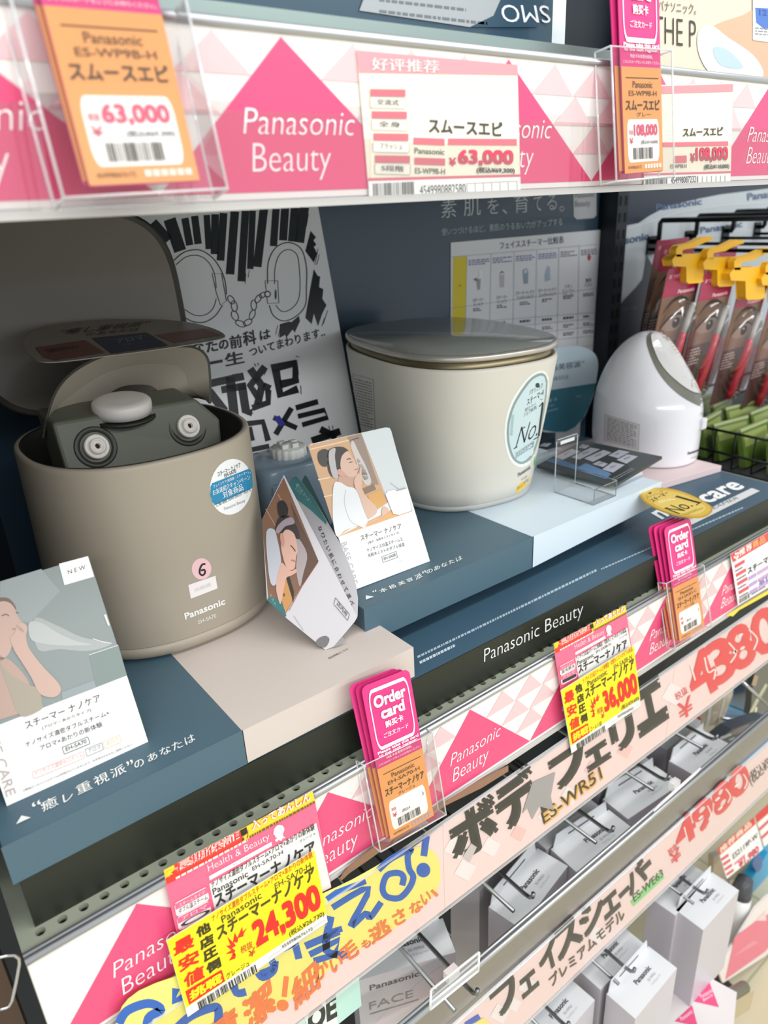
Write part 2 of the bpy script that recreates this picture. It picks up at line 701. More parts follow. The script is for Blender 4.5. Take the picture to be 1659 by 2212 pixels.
# fine print and the product line name on the top face
for (a, b, hgt, sd) in (((903, 1424), (1290, 1236), 9, 1), ((1300, 1232), (1650, 1080), 5, 2)):
    q = Print(p.surf, mb)
    q.dashes(a, b, (a[0] - 3, a[1] - hgt), 1, '#a9bcc8', 2, sd, .5, 60)
q = Print(p.surf, mb)
q.dashes((908, 1436), (985, 1398), (905, 1427), 1, '#c6d4dc', 2, 5, .6, 14)
q = Print(p.surf, mb, 1380, 980, 5.946)
q.text('nano', (300, 845), (760, 610), (150, 760), '#eef1f2', 3, .03)
q.text('care', (905, 640), (1375, 430), (735, 560), '#eef1f2', 3, .03)
q.poly([(560, 870), (680, 912), (1555, 478), (1450, 440)], '#d3d6d6', 2)
q.text('FACIAL STEAMER', (470, 930), (1290, 575), (440, 900), '#5d6c74', 3, 0)
mb.build('box', BASE)
mb = MB()
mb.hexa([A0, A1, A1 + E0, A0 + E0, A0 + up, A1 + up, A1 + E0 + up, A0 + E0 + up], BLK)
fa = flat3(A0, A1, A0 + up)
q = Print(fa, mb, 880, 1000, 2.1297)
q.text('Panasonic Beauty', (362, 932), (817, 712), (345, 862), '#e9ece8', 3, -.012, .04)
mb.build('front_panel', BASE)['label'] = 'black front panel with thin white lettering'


def riser(name, label, secs, loc, foot=None):
    t = thing(name, label, 'display stand', loc)
    for nm, pts, ext, m, lab, prints in secs:
        mb = MB().prism(pts, ext, m)
        for fn in prints:
            fn(mb)
        o = mb.build(nm, t, bevel=.0006)
        if lab:
            o['label'] = lab
    if foot:
        MB().box(foot[0], foot[1], DARK).build('foot', t)
    return t


BLUE = mat('#4b6573', .42, vary=.05, bscale=800)
BEIGE = mat('#cdc2ba', .5, vary=.03, bscale=700)
ICE = mat('#cddbe4', .45, vary=.02, bscale=700)
TOPA = Flat((0, 0, .0698), (0, 0, 1))
TOPB = Flat((0, 0, .0915), (0, 0, 1))


def pr_a(mb):
    q = Print(TOPA, mb, 0, 980, 2.698)
    q.poly([(93, 2160), (180, 2120), (125, 2108)], '#e8ecea', 3)
    for ch, x0, y0, x1, y1, hx, hy in (('“', 190, 2062, 240, 2040, -8, -26), ('癒', 250, 2090, 345, 2045, -22, -55), ('し', 372, 2040, 428, 1995, -10, -48), ('重', 455, 1990, 540, 1950, -20, -52), ('視', 558, 1940, 640, 1902, -20, -52), ('派', 655, 1895, 740, 1855, -20, -52), ('”', 742, 1822, 778, 1806, -8, -26),
                                       ('の', 790, 1838, 845, 1812, -14, -40), ('あ', 868, 1800, 922, 1772, -14, -40), ('な', 940, 1765, 1000, 1737, -16, -42), ('た', 1012, 1733, 1070, 1705, -16, -42), ('は', 1085, 1700, 1140, 1670, -14, -42)):
        q.text(ch, (x0, y0), (x1, y1), (x0 + hx, y0 + hy), '#eef1ee', 3, .01)


def pr_b(mb):
    q = Print(TOPB, mb, 740, 1250, 7.54)
    q.poly([(378, 342), (510, 293), (378, 270)], '#e8ecea', 3)
    x, y = 490, 225
    for ch, x0, y0, x1, y1, hx, hy in (('“', 492, 228, 552, 208, -8, -34), ('本', 625, 238, 745, 190, -45, -55), ('格', 778, 180, 888, 134, -42, -58), ('美', 925, 120, 1030, 78, -38, -56), ('容', 1064, 64, 1160, 24, -36, -54)):
        q.text(ch, (x0, y0), (x1, y1), (x0 + hx, y0 + hy), '#eef1ee', 3, .012)
    q = Print(TOPB, mb, 880, 1000, 2.1297)
    for ch, x0, y0, x1, y1, hx, hy in (('派', 40, 540, 72, 525, -11, -22), ('”', 70, 512, 86, 504, -3, -12), ('の', 92, 512, 120, 499, -8, -16), ('あ', 126, 497, 153, 484, -8, -17), ('な', 160, 483, 187, 470, -8, -17), ('た', 194, 468, 220, 456, -8, -17), ('は', 228, 455, 255, 442, -8, -17)):
        q.text(ch, (x0, y0), (x1, y1), (x0 + hx, y0 + hy), '#eef1ee', 3, .012)


def front_prism(x0, x1, zs, y0, depth):
    """section outline in the front plane, pushed back"""
    return [(x0, y0, zs[0]), (x1, y0, zs[1]), (x1, y0, zs[2]), (x0, y0, zs[2])], (0, depth, 0)


a1 = front_prism(.0069, .1627, (.041, .041, .0698), .0203, .3)
a2 = front_prism(.1627, .319, (.041, .041, .0698), .0203, .3)


def pr_a2(mb):
    q = Print(TOPA, mb, 540, 900, 3.814)
    q.text('商品情報はこちら', (655, 1998), (812, 1918), (640, 1986), '#3c3c3c', 3, 0)


riser('display_riser', 'low blue and beige card riser under the open taupe steamer', [
    ('blue_section', a1[0], a1[1], BLUE, 'dark blue half with white lettering', [pr_a]),
    ('beige_section', a2[0], a2[1], BEIGE, 'beige half', [pr_a2])], (.16, .17, .0402))
b1 = ([(.3037, .0655, .0701), (.3203, .0655, .0701), (.3205, .0655, .0585), (.514, .0655, .0575), (.514, .0655, .0915), (.3037, .0655, .0915)], (0, .3, 0))
b2 = ([(.514, .0655, .0575), (.735, .0655, .0655), (.735, .0655, .0915), (.514, .0655, .0915)], (0, .3, 0))
riser('display_riser', 'low blue and ice white card riser under the cream steamer', [
    ('blue_section', b1[0], b1[1], BLUE, 'dark blue half with white lettering', [pr_b]),
    ('white_section', b2[0], b2[1], ICE, 'ice white half', [])], (.52, .2, .041), ((.33, .10, .0405), (.72, .34, .0645)))
c0, c1 = V((.842, .1195, .0404)), V((.9455, .1035, .0404))
t = thing('display_riser', 'thin pink card riser under the small white egg shaped steamer', 'display stand', (.89, .2, .0404))
mb = MB()
h = V((0, 0, .0092))
bk = V((0, .2, 0))
c0 = V((.79, .1275, .0404))
mb.hexa([c0, c1, c1 + bk, c0 + bk, c0 + h, c1 + h, c1 + bk + h, c0 + bk + h], mat('#d6c3c4', .5))
mb.build('board', t, bevel=.0005)
# ------------------------------------------------------------------ back panel prints
BACK = Flat((0, .4165, 0), (0, -1, 0))
t = thing('backing_panel', 'dark teal printed backing panel behind the steamers', 'display panel', (.55, .4165, .0))
mb = MB().box((.10, .4165, .0), (1.052, .4195, .46), mat('#33485a', .32, coat=.2))
p = Print(BACK, mb, 700, 400, 2.676)
for ch, x0, x1, y0, y1 in (('素', 678, 765, 192, 72), ('肌', 808, 905, 180, 70), ('を', 945, 1010, 168, 82), ('、', 1032, 1058, 168, 140), ('育', 1098, 1185, 162, 55), ('て', 1212, 1260, 150, 68), ('る', 1290, 1345, 145, 58), ('。', 1362, 1388, 152, 122)):
    p.text(ch, (x0, y0), (x1, y0 - (x1 - x0) * .08), (x0 - 1, y1), '#c9d0d4', 3, -.008)
p.text('使いつづけるほど、素肌のうるおい力がアップする', (680, 292), (1378, 232), (678, 250), '#b4bfc6', 3, 0)
mb.build('printed_panel', t)
lg = MB()
q = Print(BACK, lg, 700, 400, 2.676, base=.001)
lg.prism([BACK(700 + a / 2.676, 400 + b / 2.676, .0009) for a, b in ((1440, 10), (1575, 0), (1575, 172), (1560, 190), (1462, 198), (1444, 182))], (0, .0008, 0), mat('#b9bcc0', .3))
q.text('Panasonic', (1452, 75), (1565, 66), (1452, 45), '#8a8d92', 3)
q.text('Beauty', (1452, 138), (1540, 130), (1452, 92), '#8a8d92', 3)
tag(lg.build('logo_plate'), 'small pale grey rounded logo plate above the comparison chart', 'logo plate')

# comparison chart
ch_ = MB()
CH = Flat((0, .4155, 0), (0, -1, 0))
q = Print(CH, ch_, 700, 400, 2.676)
ch_.prism([CH(700 + a / 2.676, 400 + b / 2.676) for a, b in ((733, 332), (1598, 258), (1548, 1120), (733, 1240))], (0, .0007, 0), mat('#dde0e6', .4))
q.text('フェイススチーマー比較表', (1018, 372), (1388, 336), (1015, 328), '#2b3566', 3, .012)
q.poly([(748, 416), (826, 411), (815, 1100), (735, 1110)], '#d9c62c', 2)
q.text('名称', (777, 588), (793, 587), (777, 576), '#3b3a20', 3)
q.line([(733, 416), (1580, 342)], 2, '#8f96a6', 3)
cols = [(826, 411), (966, 398), (1100, 387), (1230, 375), (1358, 362), (1475, 352), (1590, 342)]
for x, y in cols[:-1]:
    q.line([(x, y), (x - 14, 1100)], 2, '#8f96a6', 3)
for ya, yb in ((712, 596), (800, 735), (850, 770), (905, 815), (950, 870), (1010, 925)):
    q.line([(735, ya), (1575, yb)], 2, '#8f96a6', 3)
names = ['スチーマー ナノケア', 'スチーマー ナノケア', 'スチーマーナノケア コンパクトタイプ', 'スチーマーナノケア コンパクトタイプ', 'イオン ビューティ スチーマー', '携帯 ミスト']
for i in range(6):
    x0, x1 = cols[i][0] + 10, cols[i + 1][0] - 12
    s_ = -.085
    y = cols[i][1] + 20
    q.dashes((x0, y + 36), (x1, y + 36 + s_ * (x1 - x0)), (x0, y), 3, '#5a68a8' if i < 4 else '#6a6a72', 3, i, .5, 6)
    xm = (x0 + x1) / 2 - 3
    if i == 0:
        q.poly([(xm - 12, 545), (xm + 14, 540), (xm + 10, 600), (xm - 4, 608)], '#9b9c9e', 3)
        q.poly([(xm + 4, 488), (xm + 28, 485), (xm + 22, 538), (xm + 2, 542)], '#e6e6e8', 3)
        q.poly([(xm - 30, 545), (xm - 12, 535), (xm, 545), (xm - 10, 556)], '#6b6c70', 3)
    elif i == 1:
        q.poly([(xm - 14, 520), (xm + 14, 516), (xm + 12, 590), (xm - 10, 592)], '#b9babd', 3)
        q.line([(xm - 12, 512), (xm, 498), (xm + 12, 508)], 5, '#3a3a3c', 3)
    elif i == 2:
        q.poly([(xm - 12, 490), (xm + 10, 478), (xm + 20, 500), (xm + 18, 568), (xm - 6, 572)], '#8fa3b5', 3)
        q.ell((xm + 4, 498), 8, 12, '#d2dae2', 4)
    elif i == 3:
        q.poly([(xm - 14, 520), (xm + 2, 465), (xm + 16, 475), (xm + 18, 548), (xm - 10, 556)], '#a9b8c8', 3)
    elif i == 5:
        q.poly([(xm - 6, 410), (xm + 6, 398), (xm + 16, 415), (xm + 8, 438), (xm - 4, 430)], '#c04a55', 3)
    lines = names[i].split(' ')
    yy = 640 - 32 * i if i < 4 else 570 - 30 * (i - 4)
    yy = (655, 640, 615, 600, 575, 540)[i]
    for ln in lines:
        wd = min(x1 - x0, 11 * len(ln) + 10)
        q.text(ln, (xm - wd / 2, yy + 22), (xm + wd / 2, yy + 22 + s_ * wd), (xm - wd / 2, yy), '#44464e', 3, .01)
        yy += 26
    for k, (ya, yb) in enumerate(((722, 606), (800, 735), (858, 778), (912, 822))):
        yl = ya + (yb - ya) * (xm - 733) / 850
        wd = 60
        q.dashes((xm - wd / 2, yl + 32), (xm + wd / 2, yl + 32 + s_ * wd), (xm - wd / 2, yl + 10), 2 if k != 1 else 1, '#55565c', 3, i * 5 + k, .6, 4)
tag(ch_.build('comparison_chart'), 'white steamer comparison chart with a yellow column on the teal panel', 'chart')

# hand drawn camera warning poster, leaning against the panel
wq = lambda x, y: (x / 2.183, 430 + y / 2.183)
TR = at(*wq(1497, 35), Y=.411)
BRy = None
for k in range(200):
    y = .41 - k * .0008
    if at(*wq(1655, 900), Y=y).x <= TR.x:
        BRy = y
        break
BR = at(*wq(1655, 900), Y=BRy)
PW = flat3(TR, BR, TR + V((.1, 0, 0)))
mb = MB()
q = Print(PW, mb, 0, 430, 2.183, rough=.28)
slab(mb, [PW(*wq(a, b)) for a, b in ((380, 20), (1497, 20), (1700, 1150), (640, 1330))], PW.n, .0008, mat('#e9eaed', .28, coat=.4))
bars = [((715, 115), (790, 200), 60), ((800, 95), (850, 245), 58), ((872, 90), (895, 218), 34), ((918, 80), (935, 212), 34), ((975, 75), (985, 236), 30), ((1015, 72), (1012, 260), 36), ((1055, 66), (1040, 290), 36), ((1108, 58), (1085, 355), 40), ((1158, 55), (1138, 388), 36), ((1192, 55), (1180, 330), 30), ((1245, 45), (1213, 320), 40), ((1302, 45), (1290, 222), 34), ((1345, 42), (1335, 195), 38), ((1392, 40), (1378, 200), 40), ((1436, 38), (1412, 205), 44)]
for (xa, ya), (xb, yb), wd in bars:
    q.line([(xa, ya), (xb, yb)], wd, '#2c3338', 2)
for pts in ([(1465, 150), (1440, 245), (1480, 300), (1495, 255), (1480, 225), (1492, 215), (1478, 195), (1490, 180)], [(1480, 330), (1462, 430), (1440, 560), (1470, 590), (1480, 540), (1500, 600), (1520, 540), (1540, 500), (1520, 470), (1525, 425), (1505, 415), (1510, 365), (1498, 362)], [(1320, 590), (1318, 655), (1345, 640), (1350, 655), (1380, 615), (1390, 630), (1415, 575), (1410, 550), (1375, 580), (1360, 578)]):
    q.poly(pts, '#20262a', 2)
for a, b in (((1160, 350), (1156, 400)), ((1176, 335), (1170, 370)), ((1500, 235), (1485, 310)), ((1506, 260), (1494, 310)), ((1545, 525), (1525, 590)), ((1530, 560), (1518, 600)), ((1310, 595), (1300, 640)), ((1325, 590), (1312, 650)), ((1455, 70), (1445, 130))):
    q.line([a, b], 3, '#20262a', 2)
# handcuffs and chain
q.line([(820, 290), (870, 250), (940, 240), (1000, 275), (1040, 330), (1062, 390), (1068, 450)], 5, '#41464a', 2, sm=6)
q.line([(830, 310), (880, 272), (940, 268), (985, 300), (1012, 355), (1020, 420)], 4, '#41464a', 2, sm=6)
q.line([(862, 552), (910, 578), (965, 580), (1015, 550), (1050, 500)], 5, '#41464a', 2, sm=6)
q.line([(870, 520), (920, 548), (970, 545), (1005, 515), (1020, 470)], 4, '#41464a', 2, sm=6)
q.line([(1000, 350), (1045, 352), (1068, 480), (1040, 500), (1020, 440)], 4, '#41464a', 2, closed=True)
q.line([(1262, 400), (1265, 300), (1300, 230), (1360, 205), (1420, 235), (1445, 320), (1445, 420), (1440, 500), (1400, 550), (1340, 575), (1290, 550), (1270, 500)], 5, '#41464a', 2, sm=6)
q.line([(1295, 400), (1298, 320), (1320, 260), (1360, 238), (1400, 262), (1412, 330), (1415, 420), (1405, 480), (1370, 520), (1330, 530), (1300, 500)], 4, '#41464a', 2, sm=6)
q.line([(1250, 385), (1310, 385), (1315, 490), (1262, 492)], 4, '#41464a', 2, closed=True)
q.ell((1262, 448), 16, 16, '#41464a', 2)
q.ell((1262, 448), 10, 10, '#e9eaed', 3)
q.ell((1300, 450), 5, 24, '#41464a', 2)
for x, y, rx, ry, an in ((1090, 475, 22, 13, 1.0), (1105, 505, 26, 14, 1.4), (1108, 550, 24, 15, 1.1), (1135, 588, 26, 13, .4), (1168, 582, 22, 13, -.5), (1190, 545, 24, 12, -1.2), (1197, 500, 24, 13, 1.5), (1218, 470, 22, 12, -1.0), (1240, 452, 18, 11, -.5)):
    q.line([(x + rx * math.cos(t_) * math.cos(an) - ry * math.sin(t_) * math.sin(an), y + rx * math.cos(t_) * math.sin(an) + ry * math.sin(t_) * math.cos(an)) for t_ in [k * math.pi / 8 for k in range(16)]], 4.5, '#41464a', 2, closed=True)
# lettering
for ch, x0, y0, x1, y1, hx, hy, b in (('あ', 870, 735, 915, 725, -4, -50, .03), ('な', 905, 735, 965, 725, -6, -55, .03), ('た', 975, 725, 1030, 715, -6, -55, .03), ('の', 1035, 712, 1080, 705, -4, -45, .03), ('前', 1088, 708, 1145, 698, -8, -62, .03), ('科', 1150, 695, 1212, 682, -8, -68, .03), ('は', 1228, 668, 1278, 655, -5, -45, .03),
                                     ('一', 985, 782, 1050, 770, 0, -14, .03), ('生', 1065, 790, 1155, 772, -8, -60, .03), ('ついてまわります‥', 1180, 745, 1535, 645, -8, -42, .025)):
    q.text(ch, (x0, y0), (x1, y1), (x0 + hx, y0 + hy), '#1c2023', 3, b)
K = '#191d20'
for pts, wd in (([(985, 905), (1060, 1000)], 40), ([(990, 870), (1150, 835)], 36), ([(1085, 840), (1105, 1020)], 44), ([(1045, 900), (1160, 880)], 34), ([(1140, 870), (1160, 1000), (1190, 1005)], 40),
                ([(1180, 800), (1235, 880), (1215, 970)], 36), ([(1250, 790), (1180, 880), (1225, 945)], 34), ([(1265, 900), (1265, 960), (1190, 985)], 30), ([(1240, 880), (1275, 895)], 34),
                ([(1280, 800), (1388, 775), (1395, 855), (1320, 875)], 40), ([(1300, 800), (1322, 925), (1405, 895)], 38)):
    q.line(pts, wd, K, 3)
for pts, wd in (([(1125, 1065), (1240, 1050), (1265, 1140)], 28), ([(1150, 1190), (1270, 1165)], 24), ([(1175, 1075), (1190, 1140)], 26), ([(1290, 1030), (1400, 1080)], 24), ([(1375, 985), (1300, 1110)], 26), ([(1395, 985), (1500, 955)], 26), ([(1405, 1025), (1530, 995), (1545, 1030), (1425, 1065)], 24),
                ([(1470, 1140), (1605, 1095)], 34), ([(1510, 1085), (1580, 1120), (1560, 1150)], 34)):
    q.line(pts, wd, K, 3)
q.poly([(1290, 1030), (1318, 1020), (1345, 1060), (1320, 1075)], '#33359a', 4)
for a, b in (((1098, 825), (1108, 840)), ((1112, 822), (1118, 838)), ((1200, 775), (1208, 790)), ((1215, 772), (1220, 786)), ((1400, 760), (1408, 830)), ((1418, 880), (1420, 920)), ((1260, 800), (1245, 830)), ((1395, 740), (1410, 745)), ((1550, 1070), (1556, 1090)), ((1568, 1068), (1570, 1086)), ((1165, 1015), (1195, 1010))):
    q.line([a, b], 4, K, 3)
tag(mb.build('warning_poster'), 'black and white hand drawn handcuffs warning poster behind the open steamer', 'poster')

# ------------------------------------------------------------------ the three steamers
def dashed_label(p, p0, p1, p2, rows, fillc, seed):
    p.quad(p0, p1, p2, fillc, 1)
    p.rbox(p0, p1, p2, 2.2, '#8a8a86', 2, .01)
    U, W = V(p1) - V(p0), V(p2) - V(p0)
    a = V(p0) + U * .08 + W * .06
    p.dashes(tuple(a), tuple(a + U * .84), tuple(a + W * .88), rows, '#77766f', 2, seed, .4, 7)


# 1. taupe steamer with its lid up
TAUPE = mat('#aaa090', .42, spec=.45, vary=.015, bscale=2500)
INNER = mat('#585b50', .5)
RIMC = mat('#2c2c29', .4)
S1 = thing('facial_steamer', 'open taupe facial steamer with its lid and nozzle hood raised', 'facial steamer', (.1934, .2345, .0702))
a1c = dict(cx=.1934, cy=.2345, n=2.37)


def s1(k, z, sc=1.0):
    return se(a1c['cx'], a1c['cy'], (.0944 + (.0919 - .0944) * k) * sc, (.0976 + .0003 * k) * sc, 2.37, z)


mb = MB().loft([s1(0, .0702, .90), s1(0, .0716, .955), s1(0, .0742, .985), s1(0, .078, .9985), s1(.05, .0838)], TAUPE)
mb.build('base_ring', S1)
skin = MB().loft([s1(.05, .0842, .999), s1(.05, .0846), s1(.3, .12), s1(.6, .17), s1(1, .233), s1(1, .2358, .997), s1(1, .2372, .985), s1(1, .2372, .955), s1(1, .2355, .938), s1(1, .214, .925)], TAUPE, True, True)
skin.build('body', S1)
C1 = Curved(skin)
MB().loft([s1(1, .2366, .957), s1(1, .2376, .950), s1(1, .236, .936), s1(1, .2145, .922)], RIMC, False, True).build('inner_well', S1)
# lid, leaning back behind the body
lid = MB()
lr = []
for sc, y in ((.93, .0), (.97, -.001), (1.0, .003), (1.0, .016), (.96, .021)):
    lr.append([V((.1965 + (q.x) * sc, .322 + y + (.088 + q.y * sc) * .10, .3275 + q.y * sc)) for q in se(0, 0, .0995, .0885, 3.4, 0)])
lid.loft(lr[::-1], mat('#3a3835', .45), True, False)
lid.add(lr[0], [tuple(range(len(lr[0]) - 1, -1, -1))], mat('#7c756c', .38, coat=.15))
lid.loft(lr[:2][::-1], mat('#6d675f', .4), False, False)
lid.build('lid', S1)
# nozzle block
blk = MB()
fb = [V((.1315, .2065, .214)), V((.2565, .202, .214)), V((.2715, .262, .2465)), V((.2455, .2135, .2605)), V((.1315, .221, .2605))]
bl, br_, mr, tr_, tl_ = V((.128, .2055, .214)), V((.2585, .2035, .214)), V((.2705, .236, .244)), V((.2455, .2155, .2585)), V((.1285, .2215, .2605))
o_ = V((0, .048, .003))
fr = [bl, br_, V((.2625, .2095, .238)), tr_, tl_]
bk_ = [p_ + o_ for p_ in fr]
bk_[0].z = bk_[1].z = .214
blk.add(fr + bk_, [(0, 1, 2, 3, 4), (9, 8, 7, 6, 5), (0, 5, 6, 1), (1, 6, 7, 2), (2, 7, 8, 3), (3, 8, 9, 4), (4, 9, 5, 0)], INNER)
blk.build('nozzle_block', S1, bevel=.0025)
NF = flat3(bl, br_, tl_)
nn = NF.n
for i, (px, py) in enumerate(((207, 966), (405, 922))):
    c = NF(px, py)
    nz = MB()
    nz.lathe(c + nn * .0002, nn, [(.0168, -.002), (.0168, .0004), (.0160, .0012), (.0122, .0003), (.0120, -.004), (0, -.004)], mat('#30322c', .45), 36)
    o = nz.build('nozzle_seat', S1)
    ax = (nn + V((.10, 0, .05))).normalized()
    ring = MB().lathe(c + nn * .0002, ax, [(.0100, -.002), (.0100, .003), (.0092, .0042), (.0074, .0036), (.0068, .0022), (.0066, .0052), (.0056, .0066), (.0044, .0062), (.0034, .0042), (.0027, .0068), (.0022, .0060), (.0018, .001), (0, .0005)], mat('#ded9d2', .3), 36)
    ring.build('nozzle_ring', o)
    MB().lathe(c + ax * .0034, ax, [(.0019, -.001), (.0019, .0004), (0, .0004)], mat('#0a0908', .5), 16).build('steam_hole', o)
# dial
dc = at(265, 886, Y=.2285)
MB().lathe(dc - V((0, 0, .002)), (0, -.12, 1), [(.0262, -.004), (.0262, -.002), (.0252, -.0012), (.0240, -.0015)], mat('#26261f', .5), 40).build('dial_seat', S1)
MB().lathe(dc, (0, -.12, 1), [(.0235, -.002), (.0240, .004), (.0236, .0075), (.0220, .0092), (.017, .0102), (0, .0108)], mat('#cfcac5', .35), 40).build('dial', S1)
# hood: from a wide front rim back to a low arch behind the dial
front = curve([(96, 945), (104, 905), (125, 845), (165, 802), (229, 770), (300, 757), (360, 752), (415, 752), (444, 772), (451, 815), (451, 872)], 6, False)
back = curve([(105, 935), (125, 915), (150, 905), (188, 888), (222, 860), (256, 838), (290, 831), (325, 833), (345, 848), (356, 859), (426, 860)], 6, False)
FH, BH = Flat((0, .226, 0), (0, -1, .05)), Flat((0, .262, 0), (0, -1, .05))
hood = MB()
n = min(len(front), len(back))
fi = [FH(*front[i]) for i in range(n)]
bi = [BH(*back[i]) for i in range(n)]
fo = [p_ + V((0, -.001, 0)) + (p_ - V((.19, .228, .25))).normalized() * .0022 for p_ in fi]
bo = [p_ + V((0, .002, 0)) + (p_ - V((.19, .272, .25))).normalized() * .0022 for p_ in bi]
mid = [(a + b) / 2 + (((a + b) / 2) - V((.19, .25, .25))).normalized() * .003 for a, b in zip(fi, bi)]
mo = [(a + b) / 2 + (((a + b) / 2) - V((.19, .25, .25))).normalized() * .003 for a, b in zip(fo, bo)]
vs = fi + mid + bi + bo + mo + fo
HM, HD = mat('#aaa294', .4), mat('#3a3a34', .42)
for r_, m_ in ((0, HM), (1, HM), (2, HD), (3, HD), (4, HD), (5, HD)):
    fs = []
    for i in range(n - 1):
        a, b = r_ * n + i, ((r_ + 1) % 6) * n + i
        fs.append((a, a + 1, b + 1, b))
    hood.add(vs, fs, m_, r_ != 5)
hood.add(vs, [(0, n, 2 * n, 3 * n, 4 * n, 5 * n), (6 * n - 1, 5 * n - 1, 4 * n - 1, 3 * n - 1, 2 * n - 1, n - 1)], HD)
hood.build('hood', S1)
# stickers and lettering
p = Print(C1, None, 0, 980, 2.698, fine=True)
p.ell((1346, 193), 122, 164, '#f2f5f6', 1, .18)
p.poly([(1226, 192), (1236, 172), (1452, 86), (1466, 110), (1472, 192), (1466, 202), (1250, 300), (1236, 280), (1224, 240)], '#2f8cb8', 2)
for s_, a, b, hx, hy, cc, bb in (('スチーマー ナノケア', (1270, 135), (1402, 78), -6, -28, '#33383c', .01), ('EH-SA70', (1308, 140), (1375, 110), -5, -22, '#33383c', .01), ('フェイスケア(美顔器・スチーマー)', (1243, 203), (1446, 117), -5, -20, '#f2f8fa', .01), ('お友達紹介キャンペーン', (1240, 245), (1456, 150), -6, -32, '#f2f8fa', .02), ('対象商品', (1300, 262), (1416, 212), -8, -40, '#f2f8fa', .02), ('【ご購入期間】2024年1月8日(月・祝)まで', (1262, 312), (1456, 222), -5, -20, '#3a3f44', 0), ('Panasonic Beauty', (1308, 335), (1428, 285), -5, -22, '#7d8388', -.01)):
    p.text(s_, a, b, (a[0] + hx, a[1] + hy), cc, 4, bb)
p.build('campaign_sticker', S1)['label'] = 'round white and blue campaign sticker'
p = Print(C1, None, 0, 980, 2.698, fine=True)
p.ell((1174, 671), 57, 62, '#ecc3c6', 1)
p.line([(1196, 642), (1178, 645), (1165, 668), (1163, 695), (1178, 708), (1193, 695), (1190, 676), (1170, 680)], 10, '#2d1c2c', 3, sm=5)
p.build('number_sticker', S1)['label'] = 'round pink sticker with a 6'
p = Print(C1, None, 0, 980, 2.698, fine=True)
p.poly([(1097, 765), (1112, 845), (1267, 785), (1255, 711)], '#efe9e8', 1)
p.text('体験機', (1135, 808), (1232, 770), (1130, 785), '#e4dcdb', 3, .02)
p.build('blank_sticker', S1)['label'] = 'faded white sticker'
p = Print(C1, None, 0, 980, 2.698, fine=True)
p.text('Panasonic', (1079, 967), (1313, 876), (1072, 930), '#f0eeea', 2, .035)
p.text('EH-SA70', (1157, 992), (1261, 952), (1153, 971), '#eceae6', 2, 0)
p.build('logo_lettering', S1)

# 2. cream steamer with a closed mirror lid
CREAM = mat('#dcd8cc', .4, spec=.4)
S2 = thing('facial_steamer', 'closed cream white facial steamer with a metallic lid', 'facial steamer', (.5642, .2488, .0917))


def s2(k, z, sc=1.0):
    return se(.5642, .2488, (.0849 + (.0974 - .0849) * k) * sc, (.1043 + (.137 - .1043) * k) * sc, 2.7, z, -.2009)


MB().loft([s2(0, .0917, .965), s2(0, .0930, .985), s2(0, .0985, .995)], mat('#b9bab6', .4)).build('base_ring', S2)
skin = MB().loft([s2(0, .0985, .985), s2(.0, .0992, .998), s2(.12, .115), s2(.35, .15), s2(.7, .20), s2(1, .249), s2(1, .2526, .997), s2(1, .2540, .985), s2(1, .2534, .97), s2(1, .246, .96)], CREAM)
skin.build('body', S2)
C2 = Curved(skin)
MB().loft([s2(1, .2462, .945), s2(1, .2605, .953)], mat('#8f856a', .35, .75)).build('collar', S2)
MB().loft([s2(1, .2604, .955), s2(1, .2616, .992), s2(1, .2640, 1.0), s2(1, .2662, .998), s2(1, .2676, .985), s2(1, .2678, .972)], mat('#c9c4bc', .3, .6), True, True).build('lid', S2)
MB().loft([s2(1, .2674, .970), s2(1, .26795, .968)], mat('#a9ada9', .16, .25, coat=.5, vary=.12, bscale=30)).build('lid_panel', S2)['label'] = 'mirror panel on the lid with a pale reflection put into its colour'  # pale mottled base colour stands in for the bright reflection
p = Print(C2, None, 700, 400, 2.676, fine=True)
p.poly([(1265, 1072), (1296, 1110), (1298, 1180), (1282, 1300), (1262, 1400), (1240, 1500), (1205, 1590), (1140, 1630), (1078, 1592), (1046, 1490), (1046, 1370), (1078, 1260), (1135, 1165), (1200, 1095)], '#f3f5f3', 1, 4)
p.poly([(1258, 1085), (1286, 1115), (1288, 1180), (1272, 1300), (1252, 1400), (1230, 1500), (1197, 1576), (1140, 1612), (1088, 1578), (1059, 1485), (1060, 1375), (1090, 1270), (1143, 1178), (1202, 1108)], '#8fa6a4', 2, 4)
p.poly([(1256, 1100), (1276, 1122), (1278, 1185), (1262, 1300), (1243, 1395), (1222, 1490), (1190, 1562), (1140, 1598), (1096, 1566), (1070, 1480), (1070, 1380), (1098, 1280), (1150, 1190), (1205, 1122)], '#cfe4e8', 3, 4)
p.text('パナソニック', (1184, 1216), (1262, 1170), (1184, 1186), '#46504e', 4, 0)
p.text('スチーマー', (1170, 1274), (1264, 1216), (1170, 1238), '#272c2a', 4, .02)
p.text('国内マーケット', (1160, 1310), (1222, 1270), (1160, 1290), '#59625f', 4, 0)
p.text('シェア84.9%', (1152, 1340), (1226, 1292), (1152, 1316), '#59625f', 4, 0)
p.text('No.', (1104, 1518), (1228, 1446), (1138, 1396), '#232725', 4, -.012)
p.line([(1262, 1256), (1238, 1448)], 10, '#232725', 4)
p.line([(1240, 1280), (1262, 1254)], 5, '#232725', 4)
p.line([(1208, 1470), (1258, 1440)], 5, '#232725', 4)
p.line([(1094, 1523), (1116, 1510)], 5, '#232725', 4)
p.line([(1140, 1408), (1160, 1396)], 5, '#232725', 4)
p.ell((1232, 1156), 12, 14, '#3a4442', 4)
p.dashes((1105, 1580), (1210, 1510), (1105, 1545), 4, '#6d7a7a', 4, 3, .45, 8)
